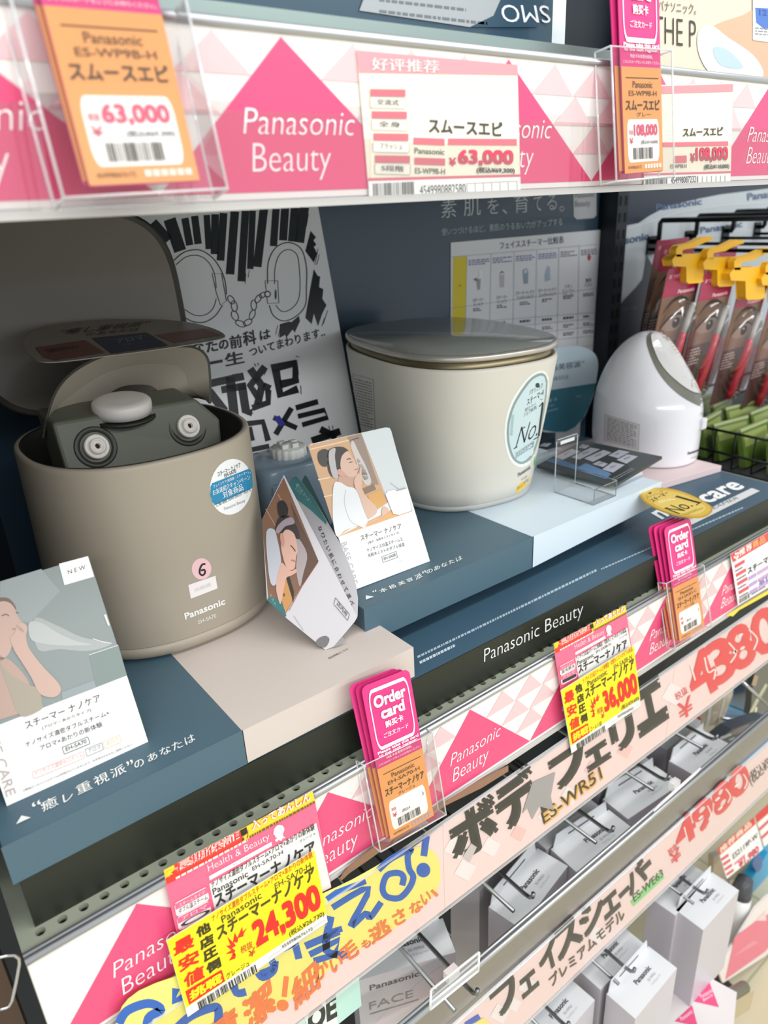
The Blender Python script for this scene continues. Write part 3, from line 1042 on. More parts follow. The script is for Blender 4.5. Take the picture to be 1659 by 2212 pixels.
p.dashes((1068, 1440), (1078, 1320), (1092, 1450), 1, '#a9c4cc', 4, 8, .6, 12)
p.build('award_sticker', S2)['label'] = 'round pale blue No.1 sticker'
p = Print(C2, None, 700, 400, 2.676, fine=True)
p.poly([(1215, 1570), (1228, 1560), (1230, 1612), (1212, 1628)], '#27b455', 1)
p.build('green_sticker', S2)['label'] = 'small green sticker'
p = Print(C2, None, 700, 400, 2.676, fine=True)
p.poly([(1112, 1745), (1186, 1680), (1184, 1720), (1110, 1782)], '#f1c628', 1)
p.text('サンプル', (1116, 1766), (1180, 1708), (1116, 1748), '#7a5a12', 3, .01)
p.build('sample_sticker', S2)['label'] = 'small yellow sticker'
p = Print(C2, None, 700, 400, 2.676, fine=True)
p.text('Panasonic', (1120, 1686), (1192, 1638), (1120, 1664), '#7f7c74', 3, .03)
p.text('EH-SA0B', (1140, 1706), (1172, 1686), (1140, 1696), '#8f8c84', 3, 0)
p.build('logo_lettering', S2)
p = Print(C2, None, 700, 400, 2.676, fine=True)
dashed_label(p, (180, 1400), (298, 1432), (166, 1090), 17, '#d9d6cc', 4)
p.build('warning_label', S2)['label'] = 'warning label printed in small type'

# 3. small white egg shaped steamer
EGG = mat('#e6e5ea', .22, coat=.5)
S3 = thing('facial_steamer', 'small glossy white egg shaped facial steamer with a grey visor', 'facial steamer', (.919, .209, .0500))
rings = []
eg = curve([(.0500, .141, .277, .056), (.0508, .137, .281, .0595), (.054, .1345, .284, .0612), (.08, .1345, .287, .0645), (.11, .1355, .2865, .067), (.126, .1372, .2855, .068), (.138, .1425, .2835, .0675), (.15, .1505, .2805, .0655), (.165, .1605, .2755, .0615), (.18, .1715, .269, .056), (.195, .1825, .2605, .0485), (.208, .1925, .251, .039), (.217, .200, .242, .029), (.2225, .206, .234, .019), (.2255, .2125, .2265, .009)], 4, False)
for z, yf, yb, a in eg:
    rings.append(se(.919, (yf + yb) / 2, max(a, .004), (yb - yf) / 2, 2.2, z))
skin = MB().loft(rings, EGG)
skin.build('body', S3)
C3 = Curved(skin)
MB().loft([se(.919, .209, .0585, .071, 2.2, .0499), se(.919, .209, .0595, .072, 2.2, .0512)], mat('#6d6a6c', .5)).build('foot_ring', S3)
p = Print(C3, None, 1240, 400, 3.16, base=.0006, fine=True, rough=.25)
VIS = mat('#77766b', .3, .3)
p.poly([(512, 1012), (545, 1008), (600, 1016), (700, 1060), (790, 1130), (850, 1225), (888, 1330), (896, 1420), (892, 1500), (850, 1506), (740, 1448), (640, 1362), (560, 1252), (506, 1120), (496, 1050)], VIS, 1, 4)
p.build('visor_band', S3)['label'] = 'grey band around the oval steam outlet'
p = Print(C3, None, 1240, 400, 3.16, base=.0014, fine=True, rough=.2)
p.poly([(532, 1018), (598, 1012), (700, 1054), (790, 1124), (850, 1222), (886, 1340), (890, 1412), (840, 1424), (760, 1388), (650, 1298), (580, 1208), (538, 1110), (524, 1050)], mat('#d4d3d2', .15, coat=.6), 1, 4)
p.text('nanocare', (735, 1172), (800, 1140), (728, 1155), '#77777a', 3, .02)
p.quad((800, 1385), (885, 1365), (795, 1330), '#d6d2c4', 3)
p.build('outlet_cover', S3)['label'] = 'pale oval outlet cover'
p = Print(C3, None, 1240, 400, 3.16, fine=True)
dashed_label(p, (205, 1740), (440, 1810), (212, 1565), 11, '#cfcdd0', 9)
p.build('warning_label', S3)['label'] = 'clear warning label with small grey type'
p = Print(C3, None, 1240, 400, 3.16, fine=True)
p.text('Panasonic', (775, 1842), (858, 1812), (775, 1822), '#3c3d46', 3, .03)
p.text('EH-SA3D', (798, 1868), (845, 1850), (798, 1860), '#6c6d76', 3, 0)
p.build('logo_lettering', S3)
p = Print(C3, None, 1240, 400, 3.16, fine=True)
p.text('電源', (862, 1570), (880, 1562), (862, 1556), '#88888e', 3, 0)
p.build('switch_lettering', S3)
sw = C3(1240 + 868 / 3.16, 400 + 1625 / 3.16)
MB().box((sw.x - .006, sw.y - .006, sw.z - .008), (sw.x + .006, sw.y + .003, sw.z + .008), mat('#dcdbe0', .3)).build('switch', S3, bevel=.002)

# ------------------------------------------------------------------ water tank behind the cards
T0 = thing('water_tank', 'pale blue grey plastic water tank with a ribbed white cap', 'water tank', (.3485, .262, .0918))
tk = MB().loft([se(.3485, .262, .040 * s_, .036 * s_, 4.5, z) for z, s_ in ((.0918, .96), (.095, 1), (.160, 1.0), (.1665, .985), (.170, .93), (.1705, .9))], mat('#8aa0b2', .25, coat=.3))
tk.build('body', T0)
MB().box((.314, .2247, .10), (.330, .227, .156), mat('#8299ad', .3)).build('grip_recess', T0, bevel=.003)
cc = at(622, 966, Y=.262)
cap = MB()
rs = []
for z, rr in ((-.0125, .0165), (-.0122, .0185), (.0, .0185), (.0012, .0178)):
    rs.append([V((cc.x + rr * (1 + (.035 if k % 4 < 2 else -.02)) * math.cos(2 * math.pi * k / 64), cc.y + rr * (1 + (.035 if k % 4 < 2 else -.02)) * math.sin(2 * math.pi * k / 64), cc.z + z)) for k in range(64)])
cap.loft(rs, mat('#d9dad6', .4))
for an in (.35, 2.0, 3.7, 5.2):
    cap.box((cc.x + .008 * math.cos(an) - .0035, cc.y + .008 * math.sin(an) - .003, cc.z), (cc.x + .008 * math.cos(an) + .0035, cc.y + .008 * math.sin(an) + .003, cc.z + .0055), mat('#d9dad6', .4))
cap.lathe((cc.x, cc.y, cc.z), (0, 0, 1), [(.006, 0), (.0055, .005), (0, .0055)], mat('#b9bab6', .4), 20)
cap.lathe((cc.x, cc.y, cc.z - .02), (0, 0, 1), [(.013, -.014), (.0135, .008)], mat('#9fb0bd', .3), 24)
cap.build('cap', T0)['label'] = 'ribbed white screw cap'
# ------------------------------------------------------------------ printed cards on the risers
HAIR, SKIN, SKIN2 = '#26221f', '#d9b6a2', '#c79f8c'


def card(name, label, cat, fl, px, th, base_col, draw, ox, oy, sc, back=None):
    mb = MB()
    tf = lambda q: fl(ox + q[0] / sc, oy + q[1] / sc)
    slab(mb, [tf(q) for q in px], fl.n, th, mat(base_col, .4))
    p = Print(fl, mb, ox, oy, sc, rough=.38)
    draw(p)
    t = thing(name, label, cat, tf(px[0]))
    mb.build('sheet', t)
    if back:
        b = MB()
        back(b)
        b.build('prop_strut', t)
    return t


# card with NEW
f1 = flat3((.1068, .0537, .0700), (.0124, .0537, .0700), (.1068, .1055, .1944))


def draw_new(p):
    p.poly([(515, 598), (740, 1292), (0, 1578), (-260, 1680), (-480, 900)], '#87908f', 1)
    p.poly([(0, 745), (240, 672), (350, 800), (180, 980), (0, 1000)], '#939b9c', 2)
    p.poly([(520, 1172), (690, 1118), (740, 1292), (560, 1362)], '#7d8a86', 2)
    p.line([(518, 1173), (688, 1116)], 5, '#c8cac6', 3)
    p.poly([(360, 1390), (548, 1320), (562, 1362), (362, 1437)], '#909a9c', 3)
    for c, pts in (('#a2a7a6', [(200, 960), (330, 1000), (480, 1070), (650, 1105), (520, 1150), (350, 1140), (220, 1140)]), ('#b3b6b4', [(170, 985), (240, 985), (330, 1040), (440, 1090), (540, 1112), (400, 1120), (260, 1110), (180, 1080)])):
        p.poly(pts, c, 2 if c == '#a2a7a6' else 3, 5)
    p.line([(540, 1078), (600, 1098), (650, 1105)], 5, '#d9d9d4', 4)
    p.poly([(605, 940), (618, 935), (640, 1000), (630, 1005)], '#d3d3cd', 4)
    # person: hair, face, arm, top
    p.poly([(-60, 860), (10, 838), (60, 850), (95, 905), (60, 930), (-60, 980)], '#6e5a50', 3, 4)
    p.poly([(-60, 900), (0, 862), (55, 868), (88, 905), (105, 950), (128, 985), (118, 1000), (120, 1030), (100, 1060), (70, 1120), (40, 1180), (-60, 1230)], '#c0a397', 4, 4)
    p.line([(10, 945), (35, 935), (52, 945)], 6, '#5f4a42', 5)
    p.line([(92, 925), (108, 928)], 6, '#5f4a42', 5)
    p.line([(70, 1020), (98, 1025)], 5, '#9d6e68', 5)
    p.poly([(-100, 1180), (30, 1190), (90, 1230), (150, 1300), (180, 1370), (185, 1480), (0, 1550), (-150, 1600)], '#b59a8e', 4, 4)
    p.poly([(0, 1220), (60, 1290), (150, 1340), (225, 1370), (245, 1450), (240, 1490), (120, 1530), (60, 1400), (20, 1290)], '#a39a8b', 5, 4)
    p.poly([(60, 1080), (80, 1050), (108, 990), (130, 985), (150, 995), (160, 1020), (152, 1060), (160, 1110), (180, 1150), (250, 1240), (335, 1330), (355, 1375), (335, 1410), (290, 1420), (230, 1395), (180, 1300), (130, 1220), (85, 1150)], '#c3a598', 6, 4)
    for k in range(3):
        p.line([(100 + 12 * k, 1000 + 8 * k), (118 + 11 * k, 1030 + 6 * k)], 3, '#a5877b', 7)
    p.poly([(343, 642), (512, 597), (548, 716), (376, 766)], '#f7f7f5', 3)
    p.text('N E W', (398, 704), (500, 672), (394, 680), '#4a4a48', 4, 0)
    g = '#37393b'
    p.text('スチーマー ナノケア', (155, 1605), (592, 1440), (140, 1565), g, 3, .004)
    p.text('[アロマ・あかりタイプ]', (250, 1610), (532, 1505), (244, 1590), g, 3, 0)
    p.text('ナノサイズ濃密ダブルスチーム×', (155, 1710), (640, 1522), (144, 1682), g, 3, 0)
    p.text('アロマ×あかりの新体験', (240, 1732), (600, 1590), (230, 1702), g, 3, 0)
    p.rbox((375, 1752), (525, 1690), (362, 1712), 3, g, 3, .02)
    p.text('EH-SA70', (386, 1734), (506, 1685), (381, 1712), g, 3, 0)
    p.rbox((198, 1896), (495, 1772), (188, 1858), 3, '#e3b4b0', 3, .02)
    p.text('ナノサイズ濃密Wスチーム', (205, 1880), (486, 1764), (200, 1855), '#e3b4b0', 3, 0)
    p.rbox((508, 1764), (604, 1724), (496, 1724), 3, '#8f9496', 3, .02)
    p.text('アロマ', (518, 1746), (590, 1716), (512, 1724), '#8f9496', 3, 0)
    p.rbox((612, 1720), (708, 1680), (600, 1680), 3, '#e9c79a', 3, .02)
    p.text('あかり', (624, 1702), (694, 1672), (618, 1680), '#e9c79a', 3, 0)
    p.text('○精油(エッセンシャルオイル)は同梱されていませんので、お手持ちのものをご使用ください。', (138, 1972), (776, 1700), (134, 1958), '#77797b', 3, 0)
    p.text('BASE CARE', (-92, 1575), (38, 2000), (-36, 1555), '#b9a6a4', 3, -.008)


card('info_card', 'leaning info card marked NEW with a woman in steam, before the taupe steamer', 'info card', f1,
     [(865, 1682), (40, 2055), (-310, 1028), (515, 598)][::-1] if False else [(515, 598), (865, 1682), (40, 2055), (-310, 1028)], .0012, '#e6e6e3', draw_new, 0, 980, 2.698,
     lambda b: b.prism([V((.085, .1065, .165)), V((.085, .125, .0702)), V((.085, .075, .0702))], (.004, 0, 0), mat('#d8d8d4', .5)))

f2 = flat3((.3186, .0976, .0918), (.4027, .0957, .0918), (.402, .15, .2117))


def woman(p, T, shirt, dim=1.0):
    """bun, headband, profile and hand of the woman on the cards; T moves the outlines"""
    t = lambda L: [T(*a) for a in L]
    p.poly(t([(560, 300), (600, 268), (640, 275), (655, 310), (640, 400), (600, 410), (565, 370)]), '#3d3a37', 4, 4)
    p.poly(t([(640, 290), (700, 250), (770, 252), (812, 285), (800, 330), (770, 420), (720, 500), (670, 490), (640, 420)]), '#37332f', 4, 4)
    p.poly(t([(755, 330), (790, 290), (815, 290), (845, 340), (862, 362), (868, 385), (890, 405), (888, 420), (893, 440), (884, 460), (885, 480), (850, 498), (800, 490), (762, 470), (745, 400)]), SKIN if shirt else '#cfa996', 5, 4)
    p.poly(t([(720, 440), (745, 432), (770, 455), (790, 470), (780, 490), (745, 488), (722, 465)]), '#cda08d', 6, 4)
    p.poly(t([(655, 280), (690, 258), (705, 268), (700, 330), (712, 420), (728, 490), (712, 512), (680, 490), (655, 400), (648, 330)]), '#b9b4b4', 6, 4)
    p.poly(t([(740, 490), (800, 492), (870, 498), (860, 540), (830, 580), (760, 560), (725, 540)]), SKIN2, 4, 3)
    p.line(t([(800, 355), (815, 345), (832, 350)]), 7, '#3a2d27', 7)
    p.line(t([(820, 378), (845, 372)]), 7, '#4a3a33', 7)
    p.line(t([(862, 438), (878, 436), (888, 428)]), 7, '#b96e66', 7)
    p.poly(t([(690, 560), (740, 540), (800, 575), (860, 590), (900, 640), (950, 760), (970, 850), (945, 915), (880, 900), (780, 940), (720, 990), (690, 900), (680, 760)]), '#e3e5e7' if shirt else '#c9cbd0', 5, 4)
    p.line(t([(790, 600), (780, 720), (830, 860), (900, 900)]), 5, '#c3c7cb', 6, sm=4)
    p.poly(t([(868, 495), (890, 470), (905, 425), (918, 420), (920, 470), (925, 520), (920, 580), (945, 640), (1000, 700), (1040, 740), (1045, 790), (1000, 830), (970, 835), (930, 740), (900, 650), (865, 580), (858, 530)]), SKIN, 7, 4)
    p.poly(t([(940, 900), (1000, 870), (1080, 830), (1140, 780), (1130, 750), (1100, 740), (1085, 780), (1085, 820), (1010, 850)]), SKIN, 6, 3)
    p.line(t([(905, 430), (902, 470)]), 3, '#b58d7b', 8)


def draw_c2(p):
    p.poly([(480, 236), (916, 134), (1110, 640), (1160, 690), (720, 992)], '#cfa57f', 1)
    p.poly([(800, 170), (916, 138), (1060, 560), (980, 560), (900, 330)], '#97857a', 2)
    p.poly([(916, 134), (1130, 90), (1150, 92), (1165, 120), (1340, 775), (1190, 810), (1115, 640)], '#d3dadc', 2)
    p.poly([(720, 992), (940, 915), (1340, 778), (1320, 700), (1180, 760), (980, 860)], '#dba974', 2)
    for a, b in (((490, 270), (900, 175)), ((560, 520), (660, 500)), ((610, 660), (700, 640))):
        p.line([a, b], 10, '#e8cfae', 2)
    p.poly([(930, 590), (1020, 555), (1040, 600), (950, 640)], '#8a7260', 3)
    p.poly([(970, 650), (1080, 600), (1115, 720), (1010, 770)], '#d9a55f', 3)
    for c, pts in (('#cfc6c0', [(850, 200), (900, 300), (960, 420), (1000, 540), (950, 560), (905, 460), (860, 330), (830, 240)]), ('#dcd8d6', [(880, 340), (930, 400), (975, 500), (940, 520), (900, 430)])):
        p.poly(pts, c, 3, 4)
    woman(p, lambda x, y: (x, y), True)
    p.poly([(1115, 640), (1135, 615), (1270, 588), (1298, 600), (1330, 775), (1230, 810), (1180, 800)], '#f2f4f3', 8)
    p.line([(1160, 545), (1235, 600)], 5, '#c9c9c6', 8)
    p.poly([(1200, 605), (1280, 583), (1285, 595), (1205, 616)], '#a3a7a4', 9)
    g = '#3b3b39'
    p.text('スチーマー ナノケア', (918, 1022), (1252, 920), (908, 980), g, 3, .004)
    p.text('[温冷・化粧水ミストタイプ]', (978, 1052), (1230, 968), (972, 1030), g, 3, 0)
    p.text('ナノサイズの温スチームと', (968, 1118), (1262, 1020), (960, 1086), g, 3, 0)
    p.text('化粧水ミストのダブル保湿', (976, 1160), (1276, 1065), (970, 1130), g, 3, 0)
    p.rbox((1098, 1202), (1216, 1158), (1086, 1154), 3, g, 3, .02)
    p.text('EH-SA0B', (1106, 1184), (1202, 1148), (1102, 1160), g, 3, 0)
    p.rbox((990, 1292), (1200, 1222), (982, 1258), 2.5, '#e4dddb', 3, .02)
    p.rbox((1212, 1220), (1330, 1178), (1204, 1188), 2.5, '#d3dbd9', 3, .02)
    p.text('化粧水ミスト', (1220, 1206), (1318, 1170), (1216, 1190), '#ccd5d3', 3, 0)
    p.text('BASE CARE', (752, 1042), (846, 1384), (796, 1028), '#b3b8b8', 3, -.008)


card('info_card', 'leaning info card of a woman in white beside a cup, before the cream steamer', 'info card', f2,
     [(497, 226), (1118, 88), (1142, 94), (1158, 116), (1483, 1190), (870, 1425), (483, 250)], .0012, '#e6e7e5', draw_c2, 540, 900, 3.814,
     lambda b: b.prism([V((.36, .148, .19)), V((.36, .172, .0918)), V((.36, .12, .0918))], (.004, 0, 0), mat('#d8d8d4', .5)))

# folded leaflet standing between the steamer and the riser
zz = lambda x, y: (540 + x / 3.814, 900 + y / 3.814)
LC = at(*zz(620, 1920), Z=.0702)
LD = at(*zz(885, 1650), Y=.062)
LA = at(*zz(280, 480), Y=.150)
f3 = flat3(LC, LD, LA)
t = thing('leaflet', 'folded in store leaflet with three leaves standing on the beige riser', 'leaflet', LC)
mb = MB()
slab(mb, [f3(*zz(*q)) for q in ((280, 480), (885, 1650), (862, 1690), (690, 1895), (620, 1922), (300, 1660), (140, 1510), (100, 845))], f3.n, .0006, mat('#c5c2c6', .35))
p = Print(f3, mb, 540, 900, 3.814, rough=.3)
p.poly([(278, 500), (565, 1190), (430, 1390), (290, 1630), (150, 1490), (98, 850)], '#7d5a45', 1)
p.poly([(330, 700), (565, 1190), (430, 1390), (400, 1200), (380, 900)], '#5c4438', 2)
p.poly([(150, 1490), (255, 1500), (300, 1640), (290, 1650), (140, 1512)], '#2f6b6b', 3)
p.poly([(300, 1310), (352, 1450), (345, 1530), (290, 1620), (250, 1470), (270, 1340)], '#c08a4e', 3)
p.poly([(290, 1305), (320, 1300), (362, 1440), (358, 1530)], '#2e2620', 4)
for a, b in (((230, 640), (300, 760)), ((130, 760), (210, 900))):
    p.line([a, b], 8, '#a8846a', 2)
p.poly([(380, 980), (470, 1130), (440, 1290), (410, 1400), (380, 1250), (390, 1100)], '#a5989a', 3, 4)
p.poly([(225, 720), (262, 690), (295, 712), (315, 770), (295, 830), (240, 820)], '#2a2624', 4, 4)
p.poly([(210, 900), (240, 830), (300, 810), (350, 850), (395, 930), (405, 1010), (330, 980), (280, 1000), (250, 960), (215, 950)], '#332d2b', 4, 4)
p.poly([(225, 905), (280, 850), (345, 830), (365, 880), (290, 905), (240, 960), (215, 950)], '#9c8c94', 6, 4)
p.poly([(262, 980), (300, 930), (360, 960), (385, 1040), (392, 1110), (378, 1160), (370, 1240), (340, 1265), (300, 1240), (270, 1150), (255, 1060)], '#d3a795', 5, 4)
p.line([(335, 1060), (355, 1080), (375, 1110)], 7, '#3f302b', 7)
p.line([(340, 1185), (352, 1180), (372, 1195)], 9, '#b0685f', 7)
p.poly([(248, 975), (268, 960), (285, 1020), (278, 1070), (258, 1060)], '#c08f7c', 6, 4)
p.poly([(135, 950), (200, 930), (225, 1010), (250, 1130), (255, 1250), (215, 1380), (170, 1370), (145, 1200)], '#b9bcc3', 5, 4)
p.poly([(255, 1210), (300, 1240), (340, 1270), (378, 1255), (385, 1280), (340, 1310), (300, 1330), (280, 1420), (255, 1540), (235, 1510), (215, 1390)], '#cfa491', 6, 4)
p.line([(560, 1200), (430, 1395), (320, 1600)], 5, '#a0603f', 4)
p.ell((280, 1468), 9, 14, '#6e4b22', 5)
p.line([(360, 1640), (440, 1760)], 4, '#a19da3', 4)
p.poly([(545, 1850), (585, 1815), (630, 1808), (655, 1840), (620, 1900), (560, 1885)], '#6e6a6c', 3, 4)
p.poly([(690, 1895), (760, 1815), (790, 1845), (720, 1888)], '#8e8b8d', 3)
p.rbox((690, 1545), (805, 1680), (705, 1492), 4, '#5a575b', 4, .02)
p.text('店内用', (712, 1548), (790, 1648), (728, 1518), '#4a474b', 4, .01)
p.text('ミスト', (160, 1470), (205, 1560), (172, 1455), '#a5c4c0', 4, 0)
mb.build('cover_leaf', t)['label'] = 'leaf with a photo of a woman in a headband'
L2 = flat3(LD, at(*zz(385, 486), Y=.178), at(*zz(800, 1180), Y=.098))
mb = MB()
slab(mb, [L2(*zz(*q)) for q in ((345, 500), (372, 478), (392, 490), (520, 665), (630, 850), (735, 1030), (820, 1220), (872, 1380), (890, 1500), (886, 1645), (800, 1580), (640, 1260), (480, 900), (318, 575))], L2.n, .0006, mat('#b9b7ba', .35))
p = Print(L2, mb, 540, 900, 3.814, rough=.3)
p.poly([(318, 572), (345, 502), (374, 482), (392, 494), (520, 668), (632, 862), (628, 890), (500, 770), (352, 655)], '#4f8285', 1)
for i, (ch) in enumerate('なりたい肌に合わせて選べ'):
    a = i / 11
    x = 560 + 240 * a + 20 * a * a
    y = 905 + 590 * a + 20 * a
    p.text(ch, (x - 4, y + 8), (x + 16, y + 44), (x + 24, y - 10), '#3c3a3e', 3, .02)
p.text('選べるコース・', (372, 562), (490, 715), (392, 545), '#b7d0d0', 3, .01)
p.text('ミスト', (368, 590), (412, 646), (380, 578), '#b7d0d0', 3, 0)
mb.build('inner_leaf', t)['label'] = 'inner leaf with vertical Japanese lettering'
L3 = flat3(LD + V((.003, .004, .002)), at(*zz(455, 486), Y=.186), at(*zz(830, 1300), Y=.100))
mb = MB()
slab(mb, [L3(*zz(*q)) for q in ((424, 540), (452, 482), (470, 495), (600, 755), (668, 900), (640, 905))], L3.n, .0006, mat('#4c8083', .35))
mb.build('back_leaf', t)['label'] = 'thin teal back leaf'

# ------------------------------------------------------------------ tags, tablet board, acrylic stand, gold disc
tq = lambda x, y: (x / 2.183, 430 + y / 2.183)
fT = flat3(at(*tq(115, 670), Y=.275), at(*tq(1058, 640), Y=.250), at(*tq(560, 566), Y=.318))
t = thing('shelf_tag', 'oval beige shelf tag with dark red and blue patches over the open taupe steamer', 'shelf tag', fT(*tq(560, 680)))
mb = MB()
out = curve([(112, 680), (130, 640), (230, 600), (400, 575), (560, 566), (760, 568), (900, 582), (1000, 608), (1056, 636), (1050, 655), (960, 675), (800, 700), (640, 722), (480, 742), (360, 758), (250, 768), (180, 762), (130, 725)], 4)
slab(mb, [fT(*tq(*q)) for q in out], fT.n, .0008, mat('#968c86', .35, coat=.3))
p = Print(fT, mb, 0, 430, 2.183, rough=.35)
p.text('“癒し重視派”', (270, 640), (690, 598), (300, 612), '#3f3a36', 3, .01)
p.text('のあなたは', (402, 646), (652, 620), (412, 630), '#3f3a36', 3, .01)
p.poly([(165, 700), (400, 664), (495, 722), (260, 760), (205, 745)], '#7d4c46', 2)
p.text('濃密W', (222, 726), (380, 702), (210, 708), '#5c302c', 3, .02)
p.poly([(432, 655), (690, 628), (795, 690), (525, 728)], '#393f58', 2)
p.text('アロマ', (555, 680), (680, 660), (545, 660), '#8a90a8', 3, .02)
p.text('を楽しめる', (575, 694), (705, 676), (570, 684), '#6a7088', 3, .01)
p.poly([(730, 640), (960, 610), (1040, 640), (820, 676)], '#85605a', 2)
mb.build('tag_sheet', t)
MB().tube([fT(*tq(700, 620), -.001), V((.262, .309, .285)), V((.262, .318, .249))], .0012, EDGE, 6).build('clear_arm', t)

fB = Flat((0, .3455, 0), (0, -1, 0))
bq = lambda x, y: (1180 + x / 5.184, 700 + y / 5.184)
t = thing('shelf_tag', 'rounded pale blue and teal shelf tag standing behind the cream steamer', 'shelf tag', fB(*bq(300, 1200)))
mb = MB()
ol = curve([(-120, 480), (-60, 330), (80, 275), (230, 250), (350, 245), (460, 275), (545, 335), (580, 430), (572, 560), (540, 740), (480, 930), (410, 1060), (320, 1160), (220, 1215), (100, 1215), (-60, 1190), (-140, 1000)], 4)
slab(mb, [fB(*bq(*q)) for q in ol], fB.n, .0012, mat('#aebfca', .3, coat=.4))
p = Print(fB, mb, 1180, 700, 5.184, rough=.3)
p.poly([(-130, 800), (10, 745), (560, 660), (538, 745), (480, 930), (410, 1060), (320, 1155), (220, 1208), (100, 1208), (-60, 1183), (-135, 1000)], '#2e6678', 1)
p.text('本格美容派”', (-40, 545), (425, 475), (-40, 470), '#4d5d66', 3, .01)
p.text('のあなたは', (60, 640), (250, 612), (58, 592), '#6c7d86', 3, .01)
p.text('温・冷', (30, 875), (120, 860), (28, 835), '#a9c3cc', 3, .02)
p.text('ミスト', (20, 930), (95, 918), (18, 905), '#a9c3cc', 3, .02)
p.dashes((10, 1000), (150, 960), (10, 960), 1, '#6d98a6', 3, 2, .5, 6)
p.dashes((330, 830), (390, 820), (330, 800), 1, '#6d98a6', 3, 3, .5, 3)
mb.build('tag_sheet', t)
MB().box((.885, .3462, .0402), (.945, .3470, .075), EDGE).build('clear_arm', t)

q4 = lambda x, y: (1100 + x / 4.1475, 880 + y / 4.1475)
tFL, tFR, tR = at(*q4(245, 520), Z=.1005), at(*q4(955, 690), Z=.1005), at(*q4(1370, 440), Z=.1135)
fD = flat3(tFL, tFR, tR)
t = thing('display_board', 'tilted black display board with pale patches on a white wedge', 'display board', (tFR + tFL) / 2)
mb = MB()
slab(mb, [tFL, tFR, tR, tFL + tR - tFR], fD.n, .0035, mat('#33393b', .3, coat=.4))
p = Print(fD, mb, 1100, 880, 4.1475, rough=.25)
for pts in ([(285, 412), (430, 355), (480, 372), (320, 428)], [(400, 440), (560, 372), (640, 395), (480, 470)], [(555, 448), (730, 360), (815, 375), (630, 468)], [(670, 458), (845, 380), (915, 405), (750, 488)], [(885, 430), (985, 380), (1080, 400), (975, 455)], [(960, 470), (1060, 420), (1155, 440), (1050, 505)], [(745, 508), (805, 480), (885, 505), (840, 535)], [(832, 555), (925, 490), (1035, 515), (930, 585)], [(270, 345), (310, 320), (380, 322), (340, 352)], [(620, 360), (660, 330), (720, 345), (680, 370)]):
    p.poly(pts, '#a9acb6', 2)
    c = (sum(a for a, b in pts) / 4, sum(b for a, b in pts) / 4)
    p.dashes((c[0] - 30, c[1] + 14), (c[0] + 28, c[1] - 8), (c[0] - 26, c[1] - 4), 2, '#5c606c', 3, int(c[0]), .5, 4)
p.poly([(320, 480), (420, 450), (600, 520), (920, 600), (860, 642), (600, 560)], '#4a6a8c', 2)
p.poly([(650, 515), (690, 500), (910, 590), (870, 640), (600, 558)], '#5f7fa3', 3)
p.dashes((935, 665), (1130, 560), (905, 640), 2, '#8e9498', 2, 4, .35, 12)
mb.build('board', t)
wd = MB()
wd.prism([V((.690, .095, .0917)), V((.742, .095, .0917)), V((.735, .095, .1060)), V((.700, .095, .1010))], (0, .06, 0), mat('#e5e4e6', .5))
wd.build('wedge', t)

t = thing('acrylic_stand', 'clear acrylic leaflet stand with a tall back on the ice white riser', 'acrylic stand', (.641, .10, .0917))
zb = .0918


def pane(mb, a, b, c, d):
    mb.add([a, b, c, d], [(0, 1, 2, 3)], CLEAR)


mb = MB()
pane(mb, (.622, .1297, zb), (.6585, .1297, zb), (.6585, .1297, .1540), (.622, .1297, .1540))
for a, b in (((.622, .1297, zb), (.622, .1297, .1525)), ((.6585, .1297, zb), (.6585, .1297, .1525)), ((.6235, .1297, .1542), (.657, .1297, .1542))):
    mb.tube([a, b], .00055, EDGE, 6)
mb.box((.6285, .1292, .1475), (.6525, .1295, .1515), mat('#dfe3e6', .4))
mb.build('back', t)
mb = MB()
zt = zb + .0185
A_, B_, C_, D_ = (.622, .1297), (.622, .075), (.661, .075), (.661, .1297)
pane(mb, (*A_, zb), (*B_, zb), (*B_, zt), (*A_, zt))
pane(mb, (*B_, zb), (*C_, zb), (*C_, zt), (*B_, zt))
pane(mb, (*C_, zb), (*D_, zb), (*D_, zt), (*C_, zt))
pane(mb, (*A_, zb + .0003), (*B_, zb + .0003), (*C_, zb + .0003), (*D_, zb + .0003))
for a, b in ((A_, B_), (B_, C_), (C_, D_)):
    mb.tube([(*a, zt), (*b, zt)], .0005, clear('acrylic_rim', tint='#9aa4aa', gloss=.3), 6)
    mb.tube([(*a, zb + .0004), (*b, zb + .0004)], .0004, clear('acrylic_rim'), 6)
for a in (A_, B_, C_):
    mb.tube([(*a, zb), (*a, zt)], .0005, clear('acrylic_rim'), 6)
mb.build('tray', t)

gq = lambda x, y: (1380 + x / 5.946, 980 + y / 5.946)
fG = Flat((.7, .03, .0835), (0, -.12, 1))
t = thing('award_tag', 'gold oval No.1 tag sticking out above the right hand order cards', 'tag', fG(*gq(480, 630)))
gol = curve([(18, 535), (55, 482), (150, 446), (300, 436), (470, 460), (640, 515), (800, 590), (900, 650), (945, 695), (938, 745), (880, 792), (780, 820), (640, 814), (480, 790), (320, 745), (180, 682), (70, 612)], 4)
mb = MB()
slab(mb, [fG(*gq(*q)) for q in gol], fG.n, .0009, mat('#c9a033', .35, .35))
c_ = (480, 628)
p = Print(fG, mb, 1380, 980, 5.946, rough=.35)
p.poly([(c_[0] + (x - c_[0]) * .94, c_[1] + (y - c_[1]) * .94) for x, y in gol], mat('#dcb94c', .3, .35), 1)
p.poly([(c_[0] + (x - c_[0]) * .80, c_[1] + (y - c_[1]) * .80) for x, y in gol], mat('#e6cb6a', .3, .3), 2)
p.text('パナソニック', (118, 578), (322, 492), (92, 556), '#8a6a1c', 4, 0)
p.text('スチーマー', (192, 625), (402, 512), (130, 592), '#3a2c0c', 4, .02)
